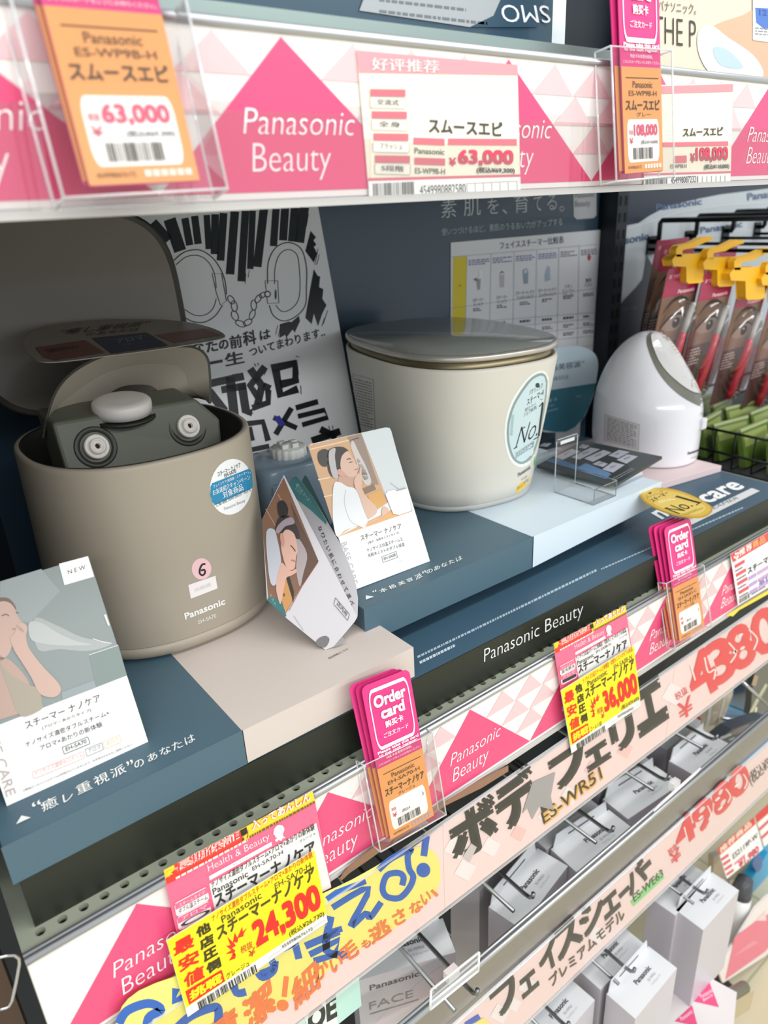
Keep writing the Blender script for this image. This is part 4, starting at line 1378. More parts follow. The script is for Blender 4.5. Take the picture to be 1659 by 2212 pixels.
p.text('No.', (520, 772), (705, 672), (330, 700), '#2a200a', 4, -.005)
p.line([(480, 545), (780, 630)], 20, '#2a200a', 4)
p.line([(735, 660), (805, 618)], 10, '#2a200a', 4)
p.line([(468, 560), (500, 540)], 8, '#2a200a', 4)
p.line([(330, 702), (372, 690)], 8, '#2a200a', 4)
p.ell((145, 503), 20, 12, '#6a5216', 4)
p.dashes((265, 640), (470, 590), (240, 610), 2, '#f0e2ae', 3, 4, .6, 5)
p.dashes((640, 780), (870, 690), (560, 775), 3, '#8a6c20', 4, 6, .35, 9)
mb.build('tag_sheet', t)
MB().tube([fG(*gq(560, 700), -.0012), V((.702, .028, .071)), V((.702, .0105, .046)), V((.702, .0045, .008))], .0013, EDGE, 6).build('clear_arm', t)
# ------------------------------------------------------------------ order cards in clear pockets
def order_print(p, model, name, shade, price, taxed):
    """the front of an order card in unit coordinates"""
    Wt = '#fbf3f4'
    p.rbox((.10, .595), (.91, .595), (.10, .955), .022, Wt, 3, .10)
    p.text('Order', (.17, .845), (.84, .845), (.17, .92), Wt, 4, .045)
    p.text('card', (.27, .765), (.77, .765), (.27, .838), Wt, 4, .045)
    p.text('购买卡', (.32, .705), (.70, .705), (.32, .748), Wt, 4, .03)
    p.text('ご注文カード', (.25, .648), (.78, .648), (.25, .680), Wt, 4, .02)
    p.text('Please take this card', (.07, .566), (.95, .566), (.07, .584), Wt, 4, .03)
    p.text('to the cash register.', (.08, .544), (.93, .544), (.08, .562), Wt, 4, .03)
    p.text('持此卡去收银台结帐。', (.22, .518), (.78, .518), (.22, .535), Wt, 4, .01)
    p.text('こちらのカードをレジにお持ちください。', (.05, .494), (.96, .494), (.05, .508), Wt, 4, 0)
    p.poly([(.003, .003), (.997, .003), (.997, .480), (.003, .480)], '#e8a05c', 2)
    g = '#5d4420'
    p.line([(.10, .432), (.92, .432)], .005, g, 3)
    p.text('Panasonic', (.26, .388), (.76, .388), (.26, .418), g, 4, .01)
    p.text(model, (.16, .352), (.86, .352), (.16, .376), g, 4, .01)
    p.text(name, (.07, .288), (.93, .288), (.07, .336), '#4a3a1e', 4, .025)
    if shade:
        p.text(shade, (.33, .258), (.70, .258), (.33, .280), g, 4, .01)
    p.rbox((.09, .052), (.90, .052), (.09, .248), 0, Wt, 3, .07, '#f8f3ee')
    p.text('税抜', (.13, .178), (.23, .178), (.13, .200), '#c8455c', 5, .01)
    p.text('¥', (.13, .135), (.23, .135), (.13, .165), '#c8455c', 5, .01)
    if price:
        p.text(price, (.25, .165), (.85, .165), (.25, .225), '#dd5876', 5, .04)
        p.text('(税込¥%s)' % taxed, (.42, .130), (.86, .130), (.42, .152), '#5f6068', 5, .02)
    else:
        p.text('(税込¥', (.34, .135), (.52, .135), (.34, .158), '#4b4238', 5, .01)
        p.text(')', (.82, .175), (.85, .175), (.82, .205), '#4b4238', 5, .01)
    p.bars((.22, .065), (.72, .065), (.22, .118), '#4a463f', 5, 26, len(model))
    p.text('4549980676172', (.08, .022), (.42, .022), (.08, .036), g, 5, 0)
    for k in range(6):
        p.quad((.50 + .075 * k, .020), (.562 + .075 * k, .020), (.50 + .075 * k, .040), '#f2e3d4' if price else '#b9a6b4', 4)


def order_cards(bl, br, tl, texts, label, count, group, step=(-.0022, .0022, .0006)):
    r0 = None
    for k in range(count):
        s_ = V(step) * k
        u, w_ = br - bl, tl - bl
        o = bl + s_
        w2 = w_ + V((-.0012 * k, .0010 * k, 0))
        R_ = Rect(o, u, w2)
        mb = MB()
        pts = []
        W_, H_ = u.length, w2.length
        rx, ry = .11, .11 * W_ / H_
        for cx, cy, a0 in ((1 - .04, .012, -90), (1 - rx, 1 - ry, 0), (rx, 1 - ry, 90), (.04, .012, 180)):
            qx, qy = (rx, ry) if cy > .5 else (.04, .012)
            for j in range(5):
                t_ = math.radians(a0 + 22.5 * j)
                pts.append((cx + qx * math.cos(t_), cy + qy * math.sin(t_)))
        slab(mb, [R_(x, y, 0) for x, y in pts], R_.n, .0006, mat('#d83a80' if k % 2 == 0 else '#c22a6c', .35))
        p = Print(R_, mb, rough=.35)
        if k == 0:
            order_print(p, *texts)
        else:
            p.poly([(.003, .013), (.997, .013), (.997, .480), (.003, .480)], '#d98f4e', 2)
        o_ = mb.build('order_card')
        o_['label'] = label if k == 0 else (label.replace('front', ('second', 'third', 'fourth')[k - 1]))
        o_['category'] = 'card'
        o_['group'] = group


def pocket(bl, br, tl, frac, mx, label, gloss='clear_plastic', dback=.0085):
    """a clear acrylic pocket round the lower part of a card"""
    u, w_ = br - bl, (tl - bl)
    n_ = u.cross(w_).normalized()
    uu = u.normalized()
    ww = w_.normalized()
    fo = n_ * .0016
    bo = -n_ * dback
    b0 = bl - uu * mx - ww * .004
    b1 = br + uu * mx - ww * .004
    hh = ww * (w_.length * frac + .004)
    t = thing('card_pocket', label, 'card holder', b0 + bo)
    mb = MB()
    F0, F1, F2, F3 = b0 + fo, b1 + fo, b1 + fo + hh, b0 + fo + hh
    B0, B1, B2, B3 = b0 + bo, b1 + bo, b1 + bo + hh, b0 + bo + hh
    m_ = clear(gloss) if gloss in MATS else clear(gloss, gloss=.16, rough=.06)
    for q in ((F0, F1, F2, F3), (B0, F0, F3, B3), (F1, B1, B2, F2), (B0, B1, F1, F0)):
        mb.add(q, [(0, 1, 2, 3)], m_)
    mb.build('pocket_wall', t)
    e = MB()
    for a, b in ((F0, F1), (F1, F2), (F0, F3), (B0, B3), (B1, B2), (B0, F0), (B1, F1), (B3, F3), (B2, F2)):
        e.tube([a, b], .0007, EDGE, 6)
    e.tube([F2, F3], .0005, EDGE, 6)
    e.build('pocket_edge', t)


YB = -.0185
o1 = (at(843, 1815, Y=YB), at(937, 1762, Y=YB), at(780, 1485, Y=.003))
order_cards(*o1, ('EH-SA70-H', 'スチーマーナノケア', 'グレージュ', '', ''), 'front pink and orange order card in the pocket below the beige riser', 3, 'order cards below the beige riser')
pocket(*o1, .55, .0118, 'clear acrylic pocket of order cards below the beige riser')
o2 = (at(1467.6, 1386.9, Y=YB), at(1521.8, 1355.6, Y=YB), at(1434, 1141, Y=.014))
order_cards(*o2, ('EH-SA3D-C', 'スチーマーナノケア', 'クリーム調', '', ''), 'front pink and orange order card in the pocket under the gold tag', 4, 'order cards under the gold tag', (-.0030, .0026, .0006))
pocket(*o2, .55, .0118, 'clear acrylic pocket of order cards under the gold tag')
YT = -.043
b_ = at(1349, 377, Y=YT)
o3 = (b_, at(1432, 370, Y=YT), b_ + V((0, .019, .1355)))
order_cards(*o3, ('ES-WP98-H', 'スムースエピ', 'グレー', '108,000', '118,800'), 'front order card priced 108,000 in the upper rail pocket', 2, 'order cards priced 108,000', (-.0035, .0020, .0004))
pocket(*o3, .56, .0115, 'clear acrylic pocket of order cards priced 108,000 on the upper rail', dback=.011)
b_ = at(193, 404, Y=-.050)
o4 = (b_, at(432, 392, Y=-.050), b_ + V((0, .032, .1335)))
order_cards(*o4, ('ES-WP9B-H', 'スムースエピ', '', '63,000', '69,300'), 'front blurred orange order card priced 63,000 on the upper rail', 2, 'order cards priced 63,000', (-.0015, .0022, .0004))
pocket(*o4, .53, .0115, 'clear acrylic pocket of blurred order cards at the upper left', dback=.014)


# ------------------------------------------------------------------ price cards hung on the rail
class Remap:
    """content drawn in the first card's photograph coordinates, laid onto another card of the same kind"""

    def __init__(s, f, a, b):
        """f: plane of the first card; a: its corner points (bottom left, bottom right, top left) as seen; b: the same corners in space"""
        s.f = f
        p = [f(*q) for q in a]
        s.o, s.u, s.w = p[0], p[1] - p[0], p[2] - p[0]
        uu, ww, uw = s.u.dot(s.u), s.w.dot(s.w), s.u.dot(s.w)
        s.k = (uu, ww, uw, uu * ww - uw * uw)
        s.bo, s.bu, s.bw = V(b[0]), V(b[1]) - V(b[0]), V(b[2]) - V(b[0])
        s.n = s.bu.cross(s.bw).normalized()

    def __call__(s, x, y, off=0.0):
        r_ = s.f(x, y) - s.o
        ru, rw = r_.dot(s.u), r_.dot(s.w)
        uu, ww, uw, dt = s.k
        a, b = (ru * ww - rw * uw) / dt, (rw * uu - ru * uw) / dt
        return s.bo + s.bu * a + s.bw * b + s.n * off


YP, YY = -.0040, -.0098
FP, FY = Flat((0, YP, 0), (0, -1, 0)), Flat((0, YY, 0), (0, -1, 0))
cv = lambda L, ox, oy, sc: [(ox + x / sc, oy + y / sc) for x, y in L]
pinkA = cv([(190, 1395), (1590, 640), (75, 900)], 340, 1700, 4.321)
pinkA[1] = (pinkA[0][0] + 1395 / 4.321, pinkA[0][1] - 772 / 4.321)
yelA = cv([(265, 2062), (1575, 1175), (85, 1436)], 340, 1700, 4.321)
pinkB = cv([(228, 1400), (728, 1130), (185, 1150)], 1140, 1050, 3.197)
yelB = cv([(296, 1795), (775, 1465), (228, 1412)], 1140, 1050, 3.197)


def pop_pink(s_, label, top, model, shade, rows):
    t_ = s_.f if False else None
    mb = MB()
    p = Print(s_, mb, 340, 1700, 4.321, rough=.35)
    P0 = lambda x, y, o=0.0: s_(340 + x / 4.321, 1700 + y / 4.321, o)
    slab(mb, [P0(75, 900), P0(1470, 128), P0(1625, 940), P0(245, 1640)], s_.n, .0005, mat('#f26a8c', .4))
    p.poly([(484, 905), (1482, 335), (1622, 935), (600, 1460)], '#e8e6e3', 1)
    p.text('Health & Beauty', (478, 805), (1050, 500), (462, 725), '#fdeef0', 3, -.01)
    p.quad((485, 868), (1068, 545), (478, 830), '#fdeef0', 3)
    p.text('セレクション', (700, 735), (870, 645), (696, 720), '#d9587c', 4)
    p.poly([(1082, 440), (1085, 395), (1110, 360), (1140, 350), (1170, 362), (1182, 395), (1170, 430), (1172, 455), (1190, 470), (1165, 478), (1152, 500), (1130, 490), (1110, 508), (1095, 490), (1115, 470), (1095, 465), (1098, 450)], '#fdeef0', 3, 3)
    p.text(top, (505, 945), (1468, 395), (495, 880), '#3c3a36', 3, .02)
    p.text('Panasonic', (520, 1005), (848, 830), (508, 950), '#3c3a36', 3, .01)
    p.text(model, (888, 780), (1172, 620), (880, 745), '#3c3a36', 3, 0)
    p.text(shade, (1328, 520), (1474, 440), (1320, 495), '#3c3a36', 3, 0)
    p.text('スチーマーナノケア', (548, 1120), (1488, 600), (515, 1010), '#3a3835', 3, .03)
    for k, (a, b, c) in enumerate(rows):
        dy = 130 * k
        dx = 22 * k
        p.rbox((178 + dx, 1205 + dy), (480 + dx, 1045 + dy), (155 + dx, 1085 + dy), 6, '#fbeaec', 3, .08, '#f9f2f1')
        p.quad((168 + dx, 1140 + dy), (474 + dx, 978 + dy), (158 + dx, 1090 + dy), '#e8688c', 5)
        p.text(a, (200 + dx, 1112 + dy), (440 + dx, 985 + dy), (194 + dx, 1082 + dy), '#fbe4ea', 6, 0)
        if b:
            p.text(b, (196 + dx, 1180 + dy), (466 + dx, 1038 + dy), (190 + dx, 1130 + dy), '#454240', 6, .01)
    # banner strip along the top
    mb2 = MB()
    q = Print(s_, mb2, 340, 1700, 4.321, base=.0004, rough=.35)
    slab(mb2, [P0(58, 775, .0004), P0(1446, 38, .0004), P0(1472, 132, .0004), P0(78, 905, .0004)], s_.n, .0003, mat('#f2d13a', .4))
    q.poly([(165, 760), (150, 720), (770, 400), (800, 500), (165, 865), (80, 905), (72, 850)], '#e6392f', 1)
    q.text('長期保証', (165, 800), (765, 478), (158, 712), '#fdf3e8', 2, .07)
    q.text('長期保証', (165, 800), (765, 478), (158, 712), '#d92f38', 3, .02)
    q.text('家', (75, 842), (140, 806), (70, 792), '#f5dd3c', 3, .04)
    q.text('ローン', (790, 500), (850, 468), (778, 400), '#33302a', 3, .03)
    q.poly([(768, 400), (828, 368), (838, 425), (782, 458)], '#2d2a25', 2)
    q.text('入ってあんしん', (880, 400), (1425, 118), (870, 318), '#e2622d', 2, .08)
    q.text('入ってあんしん', (880, 400), (1425, 118), (870, 318), '#fff7ea', 3, .025)
    q.dashes((860, 478), (1468, 150), (850, 445), 1, '#7a5a22', 3, 4, .6, 22)
    q.dashes((170, 862), (840, 505), (164, 830), 1, '#fbe4dc', 3, 5, .6, 16)
    t = thing('product_card', label, 'price card', P0(245, 1640))
    mb.build('card_sheet', t)
    mb2.build('warranty_strip', t)['label'] = 'red and yellow warranty strip along the card top'


def pop_yellow(s_, label, top, model, shade, price, taxed, code):
    mb = MB()
    P0 = lambda x, y, o=0.0: s_(340 + x / 4.321, 1700 + y / 4.321, o)
    slab(mb, [P0(85, 1436), P0(1463, 590), P0(1590, 1260), P0(284, 2148)], s_.n, .0005, mat('#e8e7e4', .4))
    p = Print(s_, mb, 340, 1700, 4.321, rough=.38)
    Y_, R_, K_ = '#f7e21c', '#e3231f', '#4a4420'
    p.poly([(85, 1436), (1463, 590), (1578, 1178), (265, 2062)], Y_, 1)
    R2 = '#ea2a1e'
    for i, ch in enumerate('最安値'):
        x, y = 155 + 48 * i, 1585 + 148 * i
        p.text(ch, (x, y), (x + 190, y - 105), (x - 14, y - 135 + 8), R2, 3, .032)
    for i, ch in enumerate('他店圧倒'):
        x, y = 372 + 32 * i, 1412 + 112 * i
        p.text(ch, (x, y), (x + 130, y - 78), (x - 22, y - 92), '#3b3512', 3, .05)
    p.poly([(258, 1905), (598, 1702), (630, 1810), (296, 2030)], R2, 2)
    p.text('挑戦', (300, 1998), (605, 1808), (290, 1908), '#f7e21c', 4, .05)
    p.text(top, (512, 1255), (1450, 650), (500, 1195), '#c7491f', 3, .01)
    p.text('Panasonic', (605, 1270), (975, 1030), (588, 1210), K_, 3, .01)
    p.text(model, (1096, 955), (1430, 752), (1090, 900), K_, 3, 0)
    p.text('スチーマーナノケア', (565, 1428), (1480, 845), (540, 1310), '#4c441c', 3, .035)
    jag = [(835, 1310), (795, 1350), (790, 1300), (745, 1405), (720, 1355), (712, 1455), (650, 1395), (680, 1475), (640, 1480), (690, 1520), (635, 1555), (715, 1545), (665, 1618), (725, 1595), (730, 1560), (688, 1570), (725, 1520), (690, 1500), (730, 1480), (705, 1440), (745, 1450), (752, 1405), (800, 1390), (805, 1360)]
    p.poly(jag, R2, 3)
    p.text('税抜', (778, 1558), (890, 1492), (770, 1490), '#c8402a', 3, .01)
    p.text('¥', (850, 1600), (915, 1555), (845, 1530), '#c8402a', 3, .008)
    pts = [(928, 1545), (1540, 1150), (880, 1240)]
    p.text(price, (930, 1530), (1545, 1145), (868, 1270), R_, 4, .05)
    p.text('(税込¥%s)' % taxed, (1235, 1405), (1560, 1205), (1222, 1345), '#4a4420', 3, .015)
    p.text(code, (1160, 1505), (1450, 1330), (1154, 1478), '#5a5a56', 3, 0)
    p.text(shade, (645, 1795), (860, 1665), (636, 1740), K_, 3, 0)
    p.bars((392, 2078), (940, 1715), (372, 2010), '#2d2b28', 3, 34, 7)
    p.line([(1045, 1622), (1585, 1262)], 3, '#b9bab8', 3)
    p.rbox((1050, 1640), (1575, 1285), (1042, 1590), 3, '#c4c5c3', 3, .01)
    tag(mb.build('price_card'), label, 'price card')


topA, topB = 'ナノサイズ濃密ダブルスチーム×アロマ×あかりの新体験', 'ナノサイズの温スチームと新構造・化粧水ミストのダブル保温。'
ident = lambda F_, a: Remap(F_, a, [F_(*q) for q in a])
pop_pink(ident(FP, pinkA), 'pink product card naming EH-SA70-H behind the larger yellow price card', topA, 'EH-SA70-H', 'グレージュ', [('スチームタイプ', 'ダブル温スチーム', 0), ('アロマ', '○', 0)])
pop_yellow(ident(FY, yelA), 'large yellow price card showing 24,300 below the left blue riser', topA, 'EH-SA70-H', 'グレージュ', '24,300', '26,730', '4549980676172')
pop_pink(Remap(FP, pinkA, [FP(*q) for q in pinkB]), 'pink product card naming EH-SA0B-N behind the smaller yellow price card', topB, 'EH-SA0B-N', 'ゴールド調', [('スチームタイプ', '温/化粧水', 0), ('アロマ', '-', 0)])
pop_yellow(Remap(FY, yelA, [FY(*q) for q in yelB]), 'smaller yellow price card showing 36,000 below the plinth lettering', topB, 'EH-SA0B-N', 'ゴールド調', '36,000', '39,600', '4549980680902')

# red and white card at the right of the lower rail
mb = MB()
q3 = lambda x, y, o=0.0: FP(1259 + x / 4.1475, 1100 + y / 4.1475, o)
slab(mb, [q3(1322, 405), q3(1900, 62), q3(1960, 520), q3(1392, 862)], (0, -1, 0), .0005, mat('#f4f2f4', .35))
p = Print(FP, mb, 1259, 1100, 4.1475, rough=.3)
p.poly([(1322, 405), (1900, 62), (1912, 140), (1345, 478)], '#dc4a4a', 1)
for ch, x, y, c in (('推', 1405, 425, '#fbe8e4'), ('荐', 1465, 390, '#fbe8e4'), ('商', 1525, 355, '#f0b070'), ('品', 1585, 322, '#f0b070')):
    p.text(ch, (x, y), (x + 52, y - 30), (x - 6, y - 62), c, 3, .03)
for dx, dy in ((0, 0), (26, -8), (10, -30), (32, -36), (18, 12)):
    p.ell((1362 + dx, 430 + dy), 11, 11, '#fbe8e4', 3)
for k in range(4):
    x, y = 1365 + 12 * k, 530 + 78 * k
    p.quad((x, y), (x + 88, y - 52), (x - 4, y - 28), '#d9505f', 3)
    p.dashes((x + 4, y + 38), (x + 86, y - 10), (x + 2, y + 15), 1, '#7a7076', 3, k, .6, 5)
p.text('スチーマーナノケア', (1482, 585), (1900, 330), (1474, 530), '#2c3a38', 3, .03)
for k in range(3):
    x, y = 1488 + 6 * k, 640 + 62 * k
    p.quad((x, y), (x + 70, y - 42), (x - 3, y - 30), '#b79ad0', 3)
    p.quad((x + 80, y - 48), (x + 400, y - 240), (x + 77, y - 78), '#c9a2c8', 3)
p.text('¥19,800', (1585, 700), (1860, 535), (1578, 640), '#8f7fc8', 4, .03)
p.bars((1402, 850), (1500, 790), (1396, 810), '#4a4a50', 3, 20, 4)
p.dashes((1515, 775), (1640, 700), (1512, 755), 1, '#7f7f92', 3, 3, .6, 10)
tag(mb.build('price_card'), 'red headed white price card beside the gold tag pocket', 'price card')
mb = MB()
slab(mb, [q3(1290, 950), q3(1535, 800), q3(1900, 590), q3(1905, 625), q3(1400, 905), q3(1345, 960)], (0, -1, 0), .0004, mat('#f2d640', .4))
tag(mb.build('price_slip'), 'thin yellow slip edge showing under the red headed price card', 'price slip')


# labels on the upper rail, behind its clear cover
def rail_label(corners, ox, oy, sc, label, tint, draw):
    F_ = Flat((0, -.0232, 0), (0, -1, 0))
    mb = MB()
    slab(mb, [F_(ox + x / sc, oy + y / sc) for x, y in corners], (0, -1, 0), .0004, mat(tint, .4))
    p = Print(F_, mb, ox, oy, sc, rough=.35)
    draw(p)
    tag(mb.build('price_label'), label, 'price label')


def draw_63(p):
    p.poly([(20, 200), (660, 258), (664, 300), (30, 290)], '#e59aa2', 1)
    p.text('好评推荐', (80, 280), (350, 292), (78, 228), '#f4e4e2', 3, .02)
    p.poly([(78, 380), (662, 405), (670, 740), (74, 760)], '#f0ead6', 1)
    for k, s_ in enumerate(('交流式', '全身', 'フラッシュ', '5段階')):
        x, y = 74 + 6 * k, 355 + 88 * k
        p.quad((x, y + 28), (x + 140, y + 30), (x, y), '#d8707c', 3)
        p.rbox((x, y + 74), (x + 142, y + 78), (x, y + 30), 2, '#b9b2a6', 3, .05, '#ece6da')
        p.text(s_, (x + 26, y + 62), (x + 115, y + 66), (x + 26, y + 38), '#6e6a64', 5, .02)
    p.text('スムースエピ', (308, 528), (602, 545), (306, 470), '#4a4845', 3, .03)
    p.quad((246, 575), (370, 580), (246, 548), '#d8707c', 3)
    p.quad((384, 578), (658, 580), (384, 552), '#d8707c', 3)
    p.text('Panasonic', (250, 612), (370, 618), (250, 588), '#6e6a64', 3, .02)
    p.quad((250, 656), (372, 660), (250, 628), '#d8707c', 3)
    p.text('ES-WP9B-H', (252, 692), (372, 696), (252, 668), '#6e6a64', 3, .02)
    p.text('¥', (388, 662), (416, 662), (388, 628), '#d2455e', 4, .03)
    p.text('63,000', (424, 662), (645, 664), (424, 596), '#d2455e', 4, .05)
    p.text('(税込¥69,300)', (498, 692), (650, 694), (498, 666), '#4c4a48', 4, .03)
    p.poly([(66, 722), (672, 705), (673, 765), (70, 797)], '#f2f1ee', 3)
    p.poly([(66, 710), (672, 695), (672, 705), (66, 722)], '#d8707c', 3)
    p.bars((86, 788), (250, 780), (84, 732), '#62605e', 4, 30, 9)
    p.text('4549980882580', (272, 778), (455, 770), (270, 740), '#55534f', 4, 0)
    p.rbox((460, 770), (660, 760), (458, 732), 2, '#a8a6a2', 4, .01)
    for k in range(1, 6):
        p.line([(460 + 33 * k, 768 - k), (458 + 33 * k, 732 - k)], 2, '#a8a6a2', 4)


rail_label([(20, 198), (660, 260), (673, 766), (70, 798)], 760, 0, 1.845, 'cream price label reading 63,000 in the middle of the upper rail', '#ece2cf', draw_63)


def draw_108(p):
    p.poly([(1165, 700), (1508, 690), (1508, 735), (1163, 748)], '#f2f1ee', 2)
    p.poly([(1180, 345), (1520, 335), (1519, 365), (1180, 375)], '#e0949c', 2)
    p.text('スムースエピ', (1320, 545), (1480, 540), (1320, 510), '#4a4845', 3, .03)
    p.quad((1240, 585), (1500, 580), (1240, 568), '#d8707c', 3)
    p.text('¥', (1350, 648), (1368, 648), (1350, 610), '#c9405a', 4, .03)
    p.text('108,000', (1372, 650), (1500, 646), (1372, 588), '#c9405a', 4, .05)
    p.text('(税込¥118,800)', (1405, 678), (1505, 674), (1405, 655), '#4c4a48', 4, .03)
    p.quad((1285, 650), (1335, 648), (1285, 622), '#d8707c', 3)
    p.text('ES-WP98-H', (1270, 672), (1335, 670), (1270, 655), '#6e6a64', 3, .02)
    p.poly([(1165, 692), (1510, 682), (1510, 690), (1165, 700)], '#d8707c', 3)
    p.bars((1172, 742), (1258, 738), (1172, 708), '#55534f', 4, 24, 11)
    p.text('4549980872321', (1272, 732), (1378, 726), (1272, 706), '#45433f', 4, 0)
    for k in range(7):
        p.line([(1380 + 18 * k, 730 - .6 * k), (1380 + 18 * k, 703 - .6 * k)], 2, '#a8a6a2', 4)


rail_label([(1168, 340), (1520, 332), (1509, 736), (1163, 748)], 760, 0, 1.845, 'white price label reading 108,000 half behind a card pocket', '#eee6d2', draw_108)

# ------------------------------------------------------------------ hand lettered banners in clear sleeves
LP2 = '#f3dad4'


def banner(label, y, x0, x1, zt, zb, sheets, wave=0.0):
    t = thing('promo_banner', label, 'banner', ((x0 + x1) / 2, y, zb))
    F_ = Flat((0, y, 0), (0, -1, 0))
    for nm, lab, a, b, top, draw in sheets:
        mb = MB()
        n_ = 14
        tops = [(a + (b - a) * k / n_, y, zt - .003 + wave * (math.sin(k * .9) - .6 * math.sin(k * 1.7)) + top) for k in range(n_ + 1)]
        pts = [V((a, y, zb + .001)), V((b, y, zb + .001))] + [V(q) for q in reversed(tops)]
        mb.prism(pts, (0, .0006, 0), mat(LP2, .4))
        p = Print(F_, mb, rough=.35)
        # pale diamonds
        draw(p)
        o = mb.build(nm, t)
        o['label'] = lab
    e = MB()
    e.add([(x0, y - .0022, zb), (x1, y - .0022, zb), (x1, y - .0022, zt + .001), (x0, y - .0022, zt + .001)], [(0, 1, 2, 3)], clear('sleeve', gloss=.05, rough=.1))
    e.box((x0, y - .0020, zb - .0012), (x1, y + .0014, zb), EDGE)
    e.box((x0, y - .0020, zt), (x1, y + .0014, zt + .0012), EDGE)
    e.build('clear_sleeve', t)
    return t


def checks(p, pts, col, r_):
    for x, y, k in pts:
        zs = [p.P(x + a * r_ * k, y + c * r_ * k).z for a, c in ((-1, .3), (-.25, -1), (1, -.35), (.3, 1))]
        lo, hi = (-.4245, -.33) if zs[0] < -.3 else (-.2095, -.113)
        if min(zs) < lo or max(zs) > hi:
            continue
        p.poly([(x - r_ * k, y + r_ * .3 * k), (x - r_ * .25 * k, y - r_ * k), (x + r_ * k, y - r_ * .35 * k), (x + r_ * .3 * k, y + r_ * k)], col, 2)


def ban_left(p):
    p.poly([(250, 2212), (300, 2140), (480, 2070), (640, 1960), (760, 1900), (880, 1835), (930, 1835), (950, 1870), (940, 1930), (860, 2000), (760, 2060), (640, 2150), (520, 2230), (420, 2300), (250, 2320)], '#f3e87e', 2, 4)
    B = '#2f63b8'
    q = Print(p.surf, p.mb, 0, 1650, 2.183, rough=.4)
    q.line([(560, 1227), (600, 1165), (700, 1130), (760, 1160), (700, 1200), (690, 1300)], 42, B, 3, sm=5)
    q.line([(830, 1060), (820, 1120), (880, 1090)], 36, B, 3)
    q.line([(830, 1250), (900, 1190), (1000, 1150), (1030, 1160), (1020, 1250), (960, 1330)], 40, B, 3, sm=5)
    q.line([(1100, 1020), (1115, 1080), (1160, 1075)], 36, B, 3, sm=4)
    q.line([(1270, 905), (1290, 960), (1230, 990)], 34, B, 3, sm=4)
    q.line([(1300, 930), (1290, 980), (1240, 1010), (1215, 985)], 30, B, 3, sm=4)
    q.line([(1380, 800), (1410, 920)], 34, B, 3)
    q.line([(1390, 850), (1330, 880)], 22, B, 3)
    q.line([(1440, 860), (1600, 790)], 34, B, 3)
    q.line([(1460, 900), (1500, 880), (1600, 830), (1580, 900), (1480, 930)], 30, B, 3)
    q.line([(1560, 720), (1540, 880), (1640, 900)], 36, B, 3, sm=4)
    q = Print(p.surf, p.mb, 700, 1750, 3.318, rough=.4)
    q.line([(20, 640), (90, 590), (300, 510)], 40, B, 3)
    q.line([(60, 700), (320, 560), (190, 830), (300, 740), (330, 770), (410, 660)], 44, B, 3, sm=4)
    q.line([(0, 940), (60, 870), (130, 850)], 42, B, 3)
    q.line([(390, 430), (480, 350), (620, 280), (600, 330), (610, 420), (640, 480), (610, 560), (540, 630), (450, 620), (420, 560), (450, 470), (530, 450), (570, 480), (560, 540)], 44, B, 3, sm=5)
    q.line([(735, 185), (715, 330)], 48, B, 3)
    q.ell((712, 430), 50, 52, B, 3)
    O = '#ee8148'
    q.line([(770, 575), (815, 615)], 22, O, 4)
    for ch, p0, p1, p2 in (('な', (640, 760), (720, 700), (600, 690)), ('い', (715, 690), (775, 650), (690, 610)), ('さ', (515, 840), (600, 790), (480, 740)), ('逃', (350, 970), (490, 870), (310, 860)), ('も', (285, 1010), (345, 965), (262, 950)), ('毛', (140, 1110), (260, 1030), (100, 990)), ('い', (60, 1180), (140, 1120), (40, 1080)), ('か', (-60, 1250), (40, 1170), (-80, 1130))):
        q.text(ch, p0, p1, p2, O, 4, .03)
    q = Print(p.surf, p.mb, 340, 1700, 4.321, rough=.4)
    q.text('細', (1290, 2100), (1530, 1870), (1235, 1830), O, 4, .03)
    q.line([(1205, 1770), (1185, 1960)], 46, O, 4)
    q.ell((1170, 2040), 55, 52, O, 4)
    q.text('潔', (850, 2330), (1120, 2080), (780, 2020), O, 4, .035)
    q.text('清', (520, 2480), (780, 2280), (470, 2230), O, 4, .035)
    q = Print(p.surf, p.mb, rough=.4)


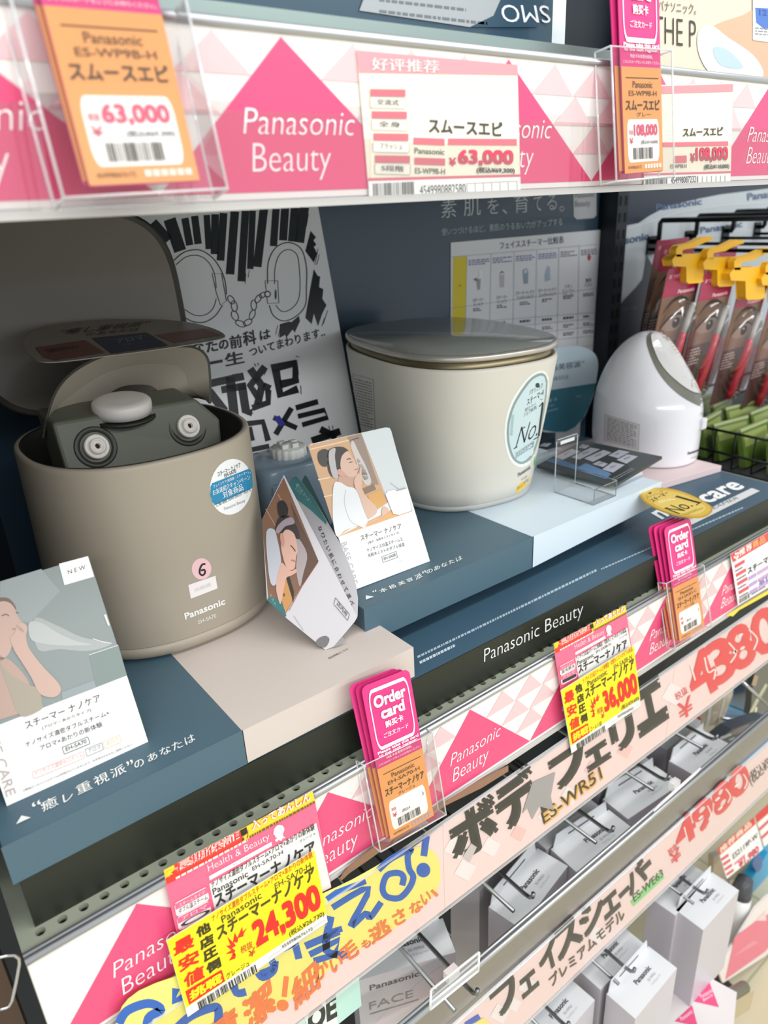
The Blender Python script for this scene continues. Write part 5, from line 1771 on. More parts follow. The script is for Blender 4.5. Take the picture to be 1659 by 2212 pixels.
def ban_mid(p):
    checks(p, [(965, 1770, 1), (985, 1830, 1.1), (1005, 1880, 1), (1060, 1830, .9), (1110, 1830, .9), (1150, 1795, .8), (1230, 1720, .9), (1290, 1690, .9), (1345, 1660, .8), (1400, 1610, .8), (1180, 1760, .8)], '#f2e8e5', 24)
    checks(p, [(1060, 1860, 1), (1120, 1800, .8), (1280, 1660, .8), (1350, 1620, .8)], '#f4c8c2', 22)
    K = '#363634'
    for ch, p0, p1, p2, b in (('ボ', (985, 1868), (1082, 1806), (966, 1776), .05), ('デ', (1088, 1800), (1168, 1742), (1062, 1706), .05), ('ィ', (1150, 1772), (1196, 1738), (1138, 1716), .05), ('フ', (1200, 1712), (1270, 1664), (1186, 1648), .05), ('ェ', (1272, 1668), (1320, 1636), (1262, 1628), .05), ('リ', (1328, 1630), (1376, 1598), (1314, 1566), .05), ('エ', (1384, 1592), (1444, 1550), (1364, 1500), .06)):
        mx, my = (p1[0] + p2[0]) / 2, (p1[1] + p2[1]) / 2
        p0, p1, p2 = [(mx + (x - mx) * 1.06, my + (y - my) * 1.06) for x, y in (p0, p1, p2)]
        p.text(ch, p0, p1, p2, K, 4, b + .02)
    p.text('ES-WR51', (1177, 1783), (1304, 1682), (1170, 1758), '#f0b64e', 3, .06)
    p.text('ES-WR51', (1175, 1781), (1302, 1680), (1168, 1756), '#35322c', 4, .01)
    p.poly([(1128, 1758), (1150, 1690), (1200, 1668), (1190, 1720), (1196, 1750), (1165, 1742), (1150, 1770), (1140, 1745)], '#a9a5a4', 5)
    p.poly([(1000, 1850), (1018, 1822), (1030, 1830), (1015, 1862)], '#cfc6c3', 5)


def ban_right(p):
    checks(p, [(1420, 1620, 1), (1460, 1450, .9), (1455, 1500, 1)], '#f2e8e5', 26)
    R_ = '#ea5054'
    for ch, p0, p1, p2 in (('4', (1504, 1522), (1560, 1482), (1472, 1432)), ('3', (1546, 1488), (1598, 1452), (1516, 1402)), ('8', (1590, 1458), (1640, 1422), (1562, 1372)), ('0', (1636, 1428), (1690, 1390), (1614, 1336))):
        p.text(ch, p0, p1, p2, R_, 3, .032)
    for pts in ([(1492, 1436), (1502, 1470)], [(1522, 1420), (1530, 1452), (1545, 1446), (1542, 1468)], [(1574, 1388), (1590, 1410), (1578, 1432)], [(1618, 1360), (1636, 1380), (1628, 1404)]):
        p.line(pts, 3.5, '#fbe9e4', 5, sm=4)
    for x, y in ((1600, 1372), (1604, 1400), (1588, 1408)):
        p.ell((x, y), 6, 3, '#fbe9e4', 5, -.6)
    p.text('税抜', (1462, 1515), (1488, 1496), (1456, 1500), R_, 4, .01)
    p.text('¥', (1470, 1560), (1500, 1538), (1462, 1522), R_, 4, .01)


BY = -.0062
bx = lambda px, py: at(px, py, Y=BY).x
banner('pink hand lettered banner with blue, black and red Japanese writing under the perforated shelf', BY, .010, 1.0, -.1035, -.2115,
       [('paper_sheet', 'left sheet with blue letters on a yellow patch', .012, bx(958, 1860), 0, ban_left),
        ('paper_sheet', 'middle sheet with bold black katakana', bx(958.5, 1860), bx(1452, 1480), .002, ban_mid),
        ('paper_sheet', 'right sheet with red bubble figures', bx(1452.5, 1480), .995, .002, ban_right)], .0016)


def ban2(p):
    checks(p, [(1080, 2190, 1), (1140, 2130, 1), (1110, 2170, .8), (1190, 2060, 1), (1230, 2100, .9), (1290, 2020, .9), (1400, 1860, .8), (1350, 1890, .8)], '#f2e8e5', 22)
    K = '#3a3a38'
    for ch, p0, p1, p2 in (('フ', (1075, 2204), (1128, 2158), (1056, 2150)), ('ェ', (1130, 2160), (1166, 2128), (1120, 2122)), ('イ', (1172, 2112), (1212, 2074), (1158, 2056)), ('ス', (1208, 2080), (1262, 2030), (1192, 2022)), ('シ', (1262, 2030), (1312, 1980), (1246, 1976)), ('ェ', (1308, 1990), (1342, 1958), (1298, 1950)), ('ー', (1340, 1942), (1362, 1920), (1336, 1934)), ('バ', (1362, 1938), (1402, 1896), (1348, 1892)), ('ー', (1388, 1886), (1408, 1866), (1384, 1876))):
        p.text(ch, p0, p1, p2, K, 4, .045)
    p.text('プレミアムモデル', (1192, 2134), (1352, 1982), (1184, 2112), '#5a4a34', 4, .025)
    p.poly([(1362, 1948), (1428, 1884), (1436, 1896), (1369, 1958)], '#8fd78c', 3)
    p.text('ES-WE63', (1370, 1950), (1434, 1892), (1366, 1934), '#2f5a34', 4, .02)
    R_ = '#e84c50'
    for ch, p0, p1, p2 in (('4', (1466, 1842), (1508, 1802), (1453, 1788)), ('9', (1506, 1808), (1548, 1768), (1492, 1752)), ('8', (1548, 1770), (1586, 1732), (1534, 1714)), ('0', (1584, 1734), (1624, 1696), (1570, 1680))):
        p.text(ch, p0, p1, p2, R_, 3, .035)
    for pts in ([(1478, 1786), (1483, 1806)], [(1528, 1740), (1536, 1758), (1531, 1772)], [(1568, 1704), (1578, 1720), (1572, 1734)], [(1606, 1672), (1614, 1688), (1608, 1704)]):
        p.line(pts, 3, '#fbe9e4', 5, sm=4)
    for x, y in ((1514, 1766), (1550, 1726), (1556, 1746), (1592, 1696)):
        p.ell((x, y), 7, 2.6, '#fbe9e4', 5, -.75)
    p.text('税抜', (1448, 1850), (1466, 1832), (1442, 1838), R_, 4, .01)
    p.text('¥', (1452, 1872), (1474, 1852), (1446, 1848), R_, 4, .01)
    p.text('(税込¥5478)', (1624, 1702), (1690, 1640), (1616, 1672), '#4a4446', 4, .01)
    q = Print(p.surf, p.mb, 800, 1900, 3.687, rough=.4)
    q.line([(760, 1160), (870, 1090)], 40, '#3f63c8', 4)
    q.poly([(820, 1150), (900, 1100), (960, 1150)], '#f3e87e', 3)


banner('lower pink hand lettered banner with black katakana and a red 4980', -.0375, .28, 1.06, -.3225, -.426, [('paper_sheet', 'sheet with bold black katakana and red figures', .282, 1.058, .001, ban2)], .0006)

# strip of glittery brown tape between the rail and the banner
FT = Flat((0, -.0046, 0), (0, -1, 0))
mb = MB()
slab(mb, [FT(640 + x / 4.1475, 1500 + y / 4.1475) for x, y in ((390, 1655), (480, 1535), (740, 1335), (860, 1330), (1000, 1180), (1300, 985), (1659, 765), (1900, 640), (1900, 690), (1659, 840), (1330, 1000), (1000, 1240), (840, 1345), (640, 1490), (480, 1600), (410, 1665))], (0, -1, 0), .0008, mat('#a07a60', .5, .2, bump=.8, bscale=1800, vary=.35))
tag(mb.build('glitter_tape'), 'glittery brown tape between the pink price rail and the hand lettered banner', 'tape')
# ------------------------------------------------------------------ lower tier: hooks, cartons and its rail
t = thing('price_rail', 'brushed aluminium rail between the two pink hand lettered banners', 'price rail', (.7, -.03, -.33))
mb = MB()
x0, x1 = .22, 1.075
mb.box((x0, -.034, -.320), (x1, -.026, -.279), mat('#b5b1b0', .3, .8))
mb.tube([(x0, -.0325, -.2775), (x1, -.0325, -.2775)], .0028, ALU, 10)
mb.tube([(x0, -.028, -.2765), (x1, -.028, -.2765)], .002, ALU, 10)
mb.build('channel', t)
MB().add([(x0, -.0362, -.3195), (x1, -.0362, -.3195), (x1, -.0345, -.2795), (x0, -.0345, -.2795)], [(0, 1, 2, 3)], clear('rail_cover', gloss=.22, rough=.05)).build('clear_cover', t)

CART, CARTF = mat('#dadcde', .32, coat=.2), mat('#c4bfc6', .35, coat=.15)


def make_carton(w_, d_, h_, label, face, group):
    t = thing('product_box', label, 'product box', (0, 0, 0), group)
    mb = MB()
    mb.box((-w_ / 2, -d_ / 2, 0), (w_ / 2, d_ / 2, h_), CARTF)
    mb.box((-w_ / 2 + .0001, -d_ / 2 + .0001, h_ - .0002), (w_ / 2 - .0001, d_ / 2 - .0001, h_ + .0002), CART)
    p = Print(Rect((-w_ / 2, -d_ / 2, h_ + .0002), (1, 0, 0), (0, 1, 0)), mb, rough=.3)
    p.text('Panasonic', (w_ * .40, d_ * .52), (w_ * .74, d_ * .52), (w_ * .40, d_ * .68), '#4a4c52', 2, .03)
    p.text('ES-WF63', (w_ * .56, d_ * .34), (w_ * .72, d_ * .34), (w_ * .56, d_ * .42), '#9a9ca2', 2)
    p.text('フェイスシェーバー', (w_ * .54, d_ * .20), (w_ * .76, d_ * .20), (w_ * .54, d_ * .28), '#9a9ca2', 2)
    q = Print(Rect((-w_ / 2, -d_ / 2, 0), (1, 0, 0), (0, 0, 1)), mb, rough=.3)
    if face:
        q.text('Panasonic', (w_ * .12, h_ * .88), (w_ * .62, h_ * .88), (w_ * .12, h_ * .93), '#5a5458', 2, .02)
        q.text('FACE', (w_ * .10, h_ * .70), (w_ * .55, h_ * .70), (w_ * .10, h_ * .77), '#8d8784', 2)
        q.line([(w_ * .10, h_ * .66), (w_ * .60, h_ * .66)], .0016, '#8d8784', 2)
        q.poly([(w_ * .62, h_ * .3), (w_ * .74, h_ * .62), (w_ * .92, h_ * .86), (w_ * .86, h_ * .6), (w_ * .78, h_ * .3)], '#a98a8c', 2, 4)
        q.poly([(w_ * .05, h_ * .3), (w_ * .5, h_ * .45), (w_ * .9, h_ * .92), (w_ * .2, h_ * .6)], '#c9bfc2', 1, 4)
    mb.build('carton', t)
    g = MB()
    g.prism([V((-w_ * .46, d_ / 2 - .0005, h_)), V((w_ * .46, d_ / 2 - .0005, h_)), V((w_ * .42, d_ / 2 - .0005, h_ + .018)), V((-w_ * .42, d_ / 2 - .0005, h_ + .018))], (0, .0009, 0), CART)
    g.box((-w_ * .22, d_ / 2 - .0008, h_ + .006), (w_ * .22, d_ / 2 - .0004, h_ + .0085), mat('#5a5c60', .6))
    g.build('hang_tab', t)
    return t


def corners(bl, br, z, back=0.0):
    a, b = at(*bl, Z=z), at(*br, Z=z)
    u = b - a
    yaw = math.atan2(u.y, u.x)
    return a, b, u.length, yaw


used = {}
GB = 'grey cartons hanging under the upper pink banner'
GL = 'pale cartons hanging under the lower pink banner'


def put_box(bl, br, z, w_, d_, h_, label, group, face=False, dy=0.0):
    a, b, L, yaw = corners(bl, br, z)
    c = (a + b) / 2
    inward = V((math.sin(yaw), -math.cos(yaw), 0))
    c = c + inward * (d_ / 2)
    if z > -.4:
        ymin = min(c.y + math.sin(yaw) * sx * w_ / 2 - math.cos(yaw) * d_ / 2 for sx in (-1, 1))
        if ymin < -.021:
            c.y += -.021 - ymin
            c.x += (-.021 - ymin) * .85
    c.y += dy
    c.x += dy * .85
    key = (w_, d_, h_, face)
    if key not in used:
        used[key] = make_carton(w_, d_, h_, label, face, group)
        o = used[key]
        o.location = (c.x, c.y, z - h_)
        o.rotation_euler = (0, 0, yaw)
        o['label'] = label
    else:
        o = dup(used[key], (c.x, c.y, z - h_), yaw, label, group)
    return o


Z2, Z3 = -.300, -.505
D_ = .040
put_box((742, 2044), (965, 1981), Z2, .104, D_, .16, 'pale carton at the lower left with FACE on its front', GB, True)
put_box((1042, 2043), (1185, 1862), Z2, .101, D_, .1601, 'front carton on the hook right of the FACE carton', GB)
put_box((965, 1975), (1090, 1822), Z2 - .004, .101, D_, .1601, 'carton behind the front one on the hook right of the FACE carton', GB, False, .034)
put_box((1173, 1857), (1334, 1747), Z2, .101, D_, .1601, 'front carton on the hook under the black katakana', GB)
put_box((1112, 1800), (1262, 1698), Z2 - .001, .101, D_, .1601, 'second carton on the hook under the black katakana', GB)
put_box((1285, 1737), (1430, 1645), Z2, .101, D_, .1601, 'front carton on the hook below the 36,000 price card', GB)
put_box((1226, 1686), (1366, 1598), Z2 - .001, .101, D_, .1601, 'second carton on the hook below the 36,000 price card', GB)
put_box((1432, 1655), (1533, 1569), Z2, .090, D_, .1602, 'front carton on the last hook before the blue packs', GB)
put_box((1372, 1600), (1470, 1520), Z2 - .001, .090, D_, .1602, 'second carton on the last hook before the blue packs', GB)
LW = corners((1319, 2137), (1393, 2053), Z3)[2]
put_box((1137, 2209), (1214, 2123), Z3, .094, .040, .1603, 'pale carton at the bottom edge below the small katakana line', GL)
put_box((1256, 2103), (1332, 2026), Z3, .094, .040, .1603, 'rear carton on the middle hook of the bottom tier', GL, False, .012)
put_box((1319, 2137), (1393, 2053), Z3, .094, .040, .1603, 'front carton on the middle hook of the bottom tier', GL)
put_box((1410, 1928), (1467, 1864), Z3, .094, .040, .1603, 'rear carton on the right hook of the bottom tier', GL)
put_box((1467, 1958), (1531, 1891), Z3, .094, .040, .1603, 'front carton on the right hook of the bottom tier', GL)


def make_hook(L, label, group, m_=mat('#8d8f8e', .3, .9), rad=.0023, gap=.024, tip=.012):
    t = thing('display_hook', label, 'display hook', (0, 0, 0), group)
    for s_ in (-1, 1):
        pts = [(s_ * gap / 2, L, 0), (s_ * gap / 2, .012, .0), (s_ * gap / 2, .004, .0015), (s_ * gap / 2, 0, tip * .5), (s_ * gap / 2, -.001, tip)] if s_ > 0 else [(s_ * gap / 2, L, 0), (s_ * gap / 2, .004, 0)]
        MB().tube(pts, rad, m_, 10).build('hook_wire', t)
    MB().box((-gap / 2 - .006, L - .002, -.012), (gap / 2 + .006, L + .002, .006), m_).build('back_plate', t)
    return t


HK = None
for i, (px, py, z, lab, grp) in enumerate(((1030, 2155, -.279, 'double wire hook holding the FACE carton', 'double wire hooks under the upper banner'), (1150, 1946, -.279, 'double wire hook right of the FACE carton', 'double wire hooks under the upper banner'), (1322, 1802, -.279, 'double wire hook under the black katakana', 'double wire hooks under the upper banner'),
                                    (1442, 1690, -.279, 'double wire hook below the 36,000 price card', 'double wire hooks under the upper banner'), (1545, 1602, -.279, 'double wire hook next to the blue packs', 'double wire hooks under the upper banner'),
                                    (1226, 2222, -.492, 'double wire hook at the bottom edge', 'double wire hooks of the bottom tier'), (1368, 2105, -.492, 'double wire hook in the middle of the bottom tier', 'double wire hooks of the bottom tier'), (1525, 1935, -.492, 'double wire hook at the right of the bottom tier', 'double wire hooks of the bottom tier'))):
    p_ = at(px, py, Z=z)
    L = WALLY - .003 - p_.y
    if HK is None:
        HK = make_hook(.43, lab, grp)
        HK.location = (p_.x - .012, p_.y, z)
    else:
        dup(HK, (p_.x - .012, p_.y, z), 0, lab, grp)


def plate_holder(p0, p1, p2, z0, label):
    """a clear price plate clipped to a hook end"""
    a = at(*p0, Z=z0)
    b = at(*p1, Y=a.y - .0)
    yv = a.y
    F_ = Flat((0, yv, 0), (0, -1, .25))
    A, B, C = F_(*p0), F_(*p1), F_(*p2)
    Dp = B + C - A
    t = thing('tag_plate', label, 'tag holder', A)
    mb = MB()
    mb.add([A, B, Dp, C], [(0, 1, 2, 3)], clear('tag_plate_clear', gloss=.25, milky=.12))
    mb.build('plate', t)
    e = MB()
    for q, r_ in ((A, B), (B, Dp), (Dp, C), (C, A), (A * .65 + C * .35, B * .65 + Dp * .35)):
        e.tube([q, r_], .0011, FROST, 6)
    e.build('plate_edge', t)
    m_ = (A + B + C + Dp) / 4
    e = MB()
    e.box((m_.x - .006, m_.y + .001, m_.z - .002), (m_.x + .006, m_.y + .008, m_.z + .008), EDGE)
    e.build('clip', t)


plate_holder((929, 2181), (1033, 2097), (931, 2139), -.300, 'clear tag plate on the hook of the FACE carton')
plate_holder((1412, 1752), (1502, 1672), (1424, 1738), -.300, 'clear tag plate on the hook below the 36,000 price card')

# mint carton at the lower left
F_ = Flat((0, -.0, 0), (0, -1, 0))
mb = MB()
a = at(600, 2225, Y=.002)
b = at(775, 2108, Y=.002)
mb.box((a.x, .002, a.z - .05), (b.x, .03, b.z), mat('#bfe3d6', .4))
p = Print(Flat((0, .0018, 0), (0, -1, 0)), mb, 700, 1750, 3.318)
p.poly([(-140, 1400), (20, 1330), (90, 1480), (85, 1560), (-100, 1560)], '#e8efe9', 2, 4)
p.text('OE', (-110, 1600), (95, 1480), (-120, 1440), '#2e3532', 3, .05)
tag(mb.build('product_box'), 'mint green carton with bold black letters at the bottom edge', 'product box')
# ------------------------------------------------------------------ eyelash tool rack to the right
RB = Flat((0, .4105, 0), (0, -1, 0))
SIL, NAVY = '#a9b1b6', '#232b3a'
mb = MB().box((1.089, .4108, -.35), (2.3, .4185, .95), mat(SIL, .3, coat=.2))
p = Print(RB, mb, 1240, 400, 3.16, rough=.28)
p.poly([(345, -20), (1700, -60), (1700, -20), (1324, 22), (1000, 62), (850, 92), (640, 142), (520, 205), (440, 258), (355, 276), (338, 285)], NAVY, 1)
p.poly([(495, 470), (540, 560), (560, 900), (500, 1500), (420, 2000), (240, 2000), (240, 1400), (262, 1050), (290, 850), (335, 790), (420, 700), (468, 640)], NAVY, 1)
for a, b, h_, c in (((560, 175), (875, 132), 45, '#3f5878'), ((1185, 105), (1480, 66), 50, '#3f5878'), ((350, 402), (512, 372), 50, '#3f5878'), ((865, 330), (1150, 285), 44, '#3f5878'), ((300, 866), (430, 846), 34, '#46596e'), ((275, 1112), (390, 1094), 34, '#46596e'), ((640, 520), (900, 470), 44, '#3f5878')):
    p.text('sonic' if b[0] - a[0] < 200 else 'Panasonic', a, b, (a[0] - 2, a[1] - h_), c, 3, .025)
p.line([(360, 300), (700, 190), (1000, 140), (1400, 110)], 4, '#c6cccf', 2)
o_ = mb.build('backing_panel')
tag(o_, 'silver and navy printed backing panel of the eyelash tool rack', 'display panel')

BLACKW = mat('#2d2f31', .25, .9)
rk = None
for i, (px, py) in enumerate(((1427, 476), (1508, 466), (1588, 457), (1657, 450))):
    s0 = at(px, py, Y=.395)
    lab = ('first black hook of the eyelash tool rack from the dark post', 'second black hook of the eyelash tool rack from the dark post', 'third black hook of the eyelash tool rack from the dark post', 'fourth black hook of the eyelash tool rack from the dark post')[i]
    if rk is None:
        t = thing('display_hook', lab, 'display hook', (s0.x, .2, s0.z - .04), 'black hooks of the eyelash tool rack')
        MB().tube([(s0.x, .409, s0.z - .034), (s0.x, .397, s0.z - .034), (s0.x, .395, s0.z - .030), (s0.x, .395, s0.z - .004), (s0.x, .392, s0.z), (s0.x, .06, s0.z)], .0042, BLACKW, 10).build('upper_wire', t)
        MB().tube([(s0.x, .409, s0.z - .047), (s0.x, .17, s0.z - .047), (s0.x, .164, s0.z - .043), (s0.x, .163, s0.z - .037)], .0030, BLACKW, 10).build('lower_wire', t)
        MB().box((s0.x - .012, .4068, s0.z - .055), (s0.x + .012, .4096, s0.z - .025), BLACKW).build('back_plate', t)
        rk, r0 = t, s0
    else:
        dup(rk, (s0.x, .2, rk.location.z + s0.z - r0.z), 0, lab, 'black hooks of the eyelash tool rack')
HZ = r0.z - .047


def make_pack():
    w_, h_ = .092, .205
    t = thing('tool_pack', '', 'tool pack', (0, 0, 0), 'eyelash tool packs on the rack')
    R_ = Rect((-w_ / 2, 0, 0), (w_, 0, 0), (0, 0, h_))
    mb = MB()
    slab(mb, [R_(*q) for q in ((.02, 0), (.98, 0), (1, .02), (1, .98), (.97, 1), (.03, 1), (0, .98), (0, .02))], (0, -1, 0), .0010, mat('#8c7167', .3, coat=.3))
    p = Print(R_, mb, rough=.25)
    p.poly([(0, .80), (1, .80), (1, .985), (.97, .999), (.03, .999), (0, .985)], '#a8274f', 1)
    p.text('Panasonic', (.42, .815), (.90, .815), (.42, .842), '#f0d8de', 2, .03)
    p.text('まつげ', (.08, .93), (.38, .93), (.08, .96), '#f0d8de', 2, .01)
    p.poly([(0, .46), (1, .46), (1, .80), (0, .80)], '#80614f', 1)
    p.poly([(.10, .68), (.30, .75), (.60, .765), (.95, .70), (.92, .725), (.60, .79), (.28, .775)], '#2f2320', 2, 4)
    p.poly([(.15, .58), (.35, .645), (.60, .655), (.90, .59), (.60, .545), (.34, .545)], '#94796c', 2, 4)
    p.ell((.55, .60), .11, .040, '#2a1c18', 3)
    p.poly([(.10, .575), (.33, .655), (.62, .672), (.95, .60), (.62, .652), (.34, .638)], '#1d1513', 4, 4)
    p.ell((.52, .615), .025, .008, '#c9c2be', 5)
    p.poly([(0, .003), (1, .003), (1, .46), (0, .46)], '#57403d', 1)
    p.dashes((.05, .30), (.45, .30), (.05, .44), 6, '#cdbcb6', 2, 3, .4, 5)
    p.dashes((.55, .03), (.97, .03), (.55, .12), 4, '#d8c8c2', 2, 4, .4, 6)
    mb.build('backing_card', t)
    hd = MB()
    hd.tube([(-.006, -.008, .008), (-.004, -.009, .018), (.004, -.010, .055), (.012, -.010, .088), (.017, -.009, .108)], [.0034, .0064, .0076, .0064, .0050], mat('#d3203c', .25, coat=.6), 14)
    hd.build('tool_handle', t)['label'] = 'glossy red tool handle'
    hd = MB()
    hd.tube([(.017, -.009, .108), (.020, -.009, .122), (.027, -.009, .152)], [.0046, .0046, .0042], mat('#d5d3cf', .35), 12)
    hd.build('tool_blade', t)['label'] = 'pale grey tool head'
    bl = MB()
    for s_ in (-1, 1):
        pass
    rr = [[V((-.040 + .08 * (.5 + .5 * math.cos(a)), 0, .075 + .072 * math.sin(a))) for a in [2 * math.pi * k / 28 for k in range(28)]] for _ in (0,)]
    r1 = [V((.0 + .041 * math.cos(a), -.0004, .084 + .082 * math.sin(a))) for a in [2 * math.pi * k / 28 for k in range(28)]]
    r2 = [V((.0 + .036 * math.cos(a), -.018, .084 + .075 * math.sin(a))) for a in [2 * math.pi * k / 28 for k in range(28)]]
    bl.loft([r1, r2], clear('blister', gloss=.16, rough=.06), False, True)
    bl.build('blister', t)
    return t


PK = make_pack()
TILT = math.radians(-7)


def put_pack(first, px, py, Y, label):
    c = at(px, py, Y=Y)            # top left corner of the pack
    o = PK if first else dup(PK, (0, 0, 0), 0, label)
    h_ = .205
    o.location = (c.x + .046, Y + math.sin(-TILT) * h_, c.z - math.cos(TILT) * h_)
    o.rotation_euler = (-TILT * -1 if False else -TILT, 0, 0)
    o['label'] = label
    return o


lab = 'red handled eyelash tool pack, '
put_pack(True, 1443, 582, .245, lab + 'first in the front row from the dark post')
put_pack(False, 1521, 592, .235, lab + 'second in the front row from the dark post')
put_pack(False, 1600, 610, .228, lab + 'third in the front row from the dark post')
put_pack(False, 1668, 640, .222, lab + 'fourth in the front row from the dark post')
put_pack(False, 1420, 520, .335, lab + 'rear row pack nearest the dark post')
put_pack(False, 1432, 528, .300, lab + 'middle row pack behind the first yellow clip')
put_pack(False, 1532, 540, .310, lab + 'rear row pack behind the second yellow clip')

YC = mat('#f0b71d', .4)
for i, (dx, dy, sc, Y, lab) in enumerate(((0, 0, 1.0, .236, 'yellow plastic clip on the first black hook'), (212, 22, 1.0, .226, 'yellow plastic clip on the second black hook'), (395, 78, 1.12, .212, 'yellow plastic clip on the third black hook'), (610, 110, 1.12, .204, 'yellow plastic clip on the fourth black hook'))):
    F_ = Flat((0, Y, 0), (0, -1, 0))
    tr = lambda x, y: F_(1240 + (690 + dx + (x - 690) * sc) / 3.16, 400 + (380 + dy + (y - 380) * sc) / 3.16)
    t = thing('hook_clip', lab, 'clip', tr(780, 560), 'yellow clips on the rack hooks')
    mb = MB()
    mb.prism([tr(*q) for q in ((672, 512), (690, 490), (700, 478), (862, 470), (880, 480), (884, 650), (868, 662), (782, 668), (770, 655), (768, 552), (680, 548))], (0, .016, 0), YC)
    mb.build('clip_body', t, bevel=.001)
    mb = MB()
    mb.prism([tr(*q) for q in ((700, 485), (698, 440), (715, 415), (760, 405), (800, 398), (850, 375), (885, 358), (940, 352), (945, 372), (900, 385), (860, 402), (820, 425), (770, 432), (740, 440), (735, 485))], (0, .010, 0), YC)
    mb.build('clip_arm', t, bevel=.0008)

# green packs in a wire basket on the neighbouring shelf
sh2 = thing('metal_shelf', 'dark shelf under the green packs beside the pink riser', 'shelf', (1.5, .2, -.03))
MB().box((1.096, .02, -.03), (2.2, .41, -.012), mat('#23282a', .5)).build('shelf_plate', sh2)
t = thing('wire_basket', 'black wire basket holding green packs', 'basket', (1.35, .2, -.0118))
wm = mat('#1b1d1f', .35, .6)
for z in (.048, .012):
    MB().tube([(1.10, .05, z), (1.10, .36, z), (1.75, .36, z), (1.75, .05, z), (1.10, .05, z)], .0022, wm, 8).build('basket_rail', t)
for k in range(10):
    y = .07 + k * .032
    MB().tube([(1.10, y, .048), (1.10, y, -.0098), (1.75, y, -.0098)], .0014, wm, 6).build('basket_wire', t)
proto = None
GR = ['#7f9a3f']
for k in range(14):
    if proto is None:
        g = thing('snack_pack', '', 'pack', (0, 0, 0), 'green packs in the wire basket')
        g.name = 'green_pack'
        m0 = MB()
        m0.hexa([(-.045, 0, 0), (.045, 0, 0), (.045, .012, 0), (-.045, .012, 0), (-.042, .002, .058), (.042, .002, .058), (.042, .008, .058), (-.042, .008, .058)], mat('#5c7530', .35, coat=.3, vary=.25, bscale=120))
        q = Print(Rect((-.045, -.0001, 0), (.09, 0, 0), (0, .002, .058)), m0, rough=.3)
        q.poly([(.08, .55), (.92, .55), (.9, .92), (.1, .92)], '#94a35c', 2)
        q.poly([(.15, .12), (.6, .12), (.58, .48), (.15, .45)], '#4f6a26', 2)
        m0.build('pouch', g)
        MB().box((-.043, .001, .0575), (.043, .009, .062), mat('#a9b47c', .35)).build('top_seal', g)
        proto = g
        o = g
    else:
        o = dup(proto, (0, 0, 0), 0, '', 'green packs in the wire basket')
    col_, row_ = k % 2, k // 2
    o.location = (1.165 + col_ * .105, .075 + row_ * .038, -.0095)
    o.rotation_euler = (-.35 + .05 * (k % 3), 0, .15 * ((k % 3) - 1))
    o['label'] = 'green pack with a pale top seal standing in the wire basket'
# ------------------------------------------------------------------ things standing on the upper shelf
t = thing('display_plinth', 'dark blue display plinth on the upper shelf behind the pink rail', 'display stand', (.3, .1, .4862))
MB().box((-.008, .004, .4866), (.52, .30, .4985), mat('#8fa09c', .3, .3)).build('base_slab', t)
mb = MB()
F_ = Flat((0, .0295, 0), (0, -1, 0))
mb.box((.165, .030, .4986), (.474, .26, .62), mat('#2b4a5c', .25, coat=.4))
p = Print(F_, mb, 760, 0, 1.845, rough=.3)
p.poly([(60, -40), (610, -40), (565, 62), (470, 108), (30, 42)], '#a3a8ab', 2)
for k in range(2):
    p.dashes((110, 10 + 45 * k), (540, 60 + 45 * k), (110, -12 + 45 * k), 1, '#6b7276', 3, k, .5, 16)
p.poly([(610, -40), (780, -60), (740, 108), (470, 108), (565, 62)], '#2b4a5c', 3)
p.text('SMO', (782, 22), (590, 18), (795, 92), '#dde2e4', 4, 0)  # upside-down letters: a reflection in a shiny surface, painted on the box
mb.build('box', t)
mb = MB()
mb.box((.478, .055, .4988), (.518, .075, .60), mat('#dfe8ea', .4))
tag(mb.build('white_board'), 'white board standing at the end of the dark blue plinth on the upper shelf', 'board')

F_ = Flat((0, .058, 0), (0, -1, 0))
mb = MB()
a, b = F_(1398, -160), F_(1760, 175)
mb.box((a.x, .0582, .4868), (1.04, .063, .74), mat('#e3d6bf', .4))
p = Print(F_, mb, 760, 0, 1.845, rough=.35)
p.poly([(1190, -60), (1700, -60), (1700, -10), (1190, -30)], '#5fa6d8', 2)
p.text('はパナソニック。', (1198, 42), (1372, 60), (1200, -2), '#6e6a62', 3, .01)
p.text('THE P', (1205, 168), (1372, 190), (1205, 62), '#4a4640', 3, -.012)
p.poly([(1430, 120), (1560, 60), (1700, 10), (1700, 330), (1560, 330), (1480, 260)], '#d9b294', 2, 4)
p.poly([(1380, 130), (1430, 100), (1500, 150), (1600, 220), (1640, 300), (1560, 330), (1440, 300), (1385, 220)], '#e9e8e6', 3, 4)
p.poly([(1440, 190), (1500, 200), (1560, 270), (1470, 260)], '#b9cfd6', 4, 4)
p.rbox((1598, 160), (1720, 175), (1598, -40), 0, '#f4f4f2', 5, .05, '#f2f3f4')
p.text('12', (1625, 60), (1655, 62), (1625, 36), '#3a62b0', 7, .03)
p.poly([(1608, 30), (1700, 36), (1700, 90), (1650, 120), (1612, 90)], '#4f78c4', 6)
p.dashes((1608, 140), (1700, 148), (1608, 105), 3, '#8f9296', 7, 3, .4, 6)
tag(mb.build('ad_board'), 'beige advertising board with a pale skin care device on the upper shelf', 'advertising board')

# ------------------------------------------------------------------ low fixtures at the right
BLU = mat('#1f7fc0', .35, coat=.3)
mb = MB()
p_ = at(1600, 1480, Y=.18)
F_ = Flat((0, .20, 0), (0, -1, 0))


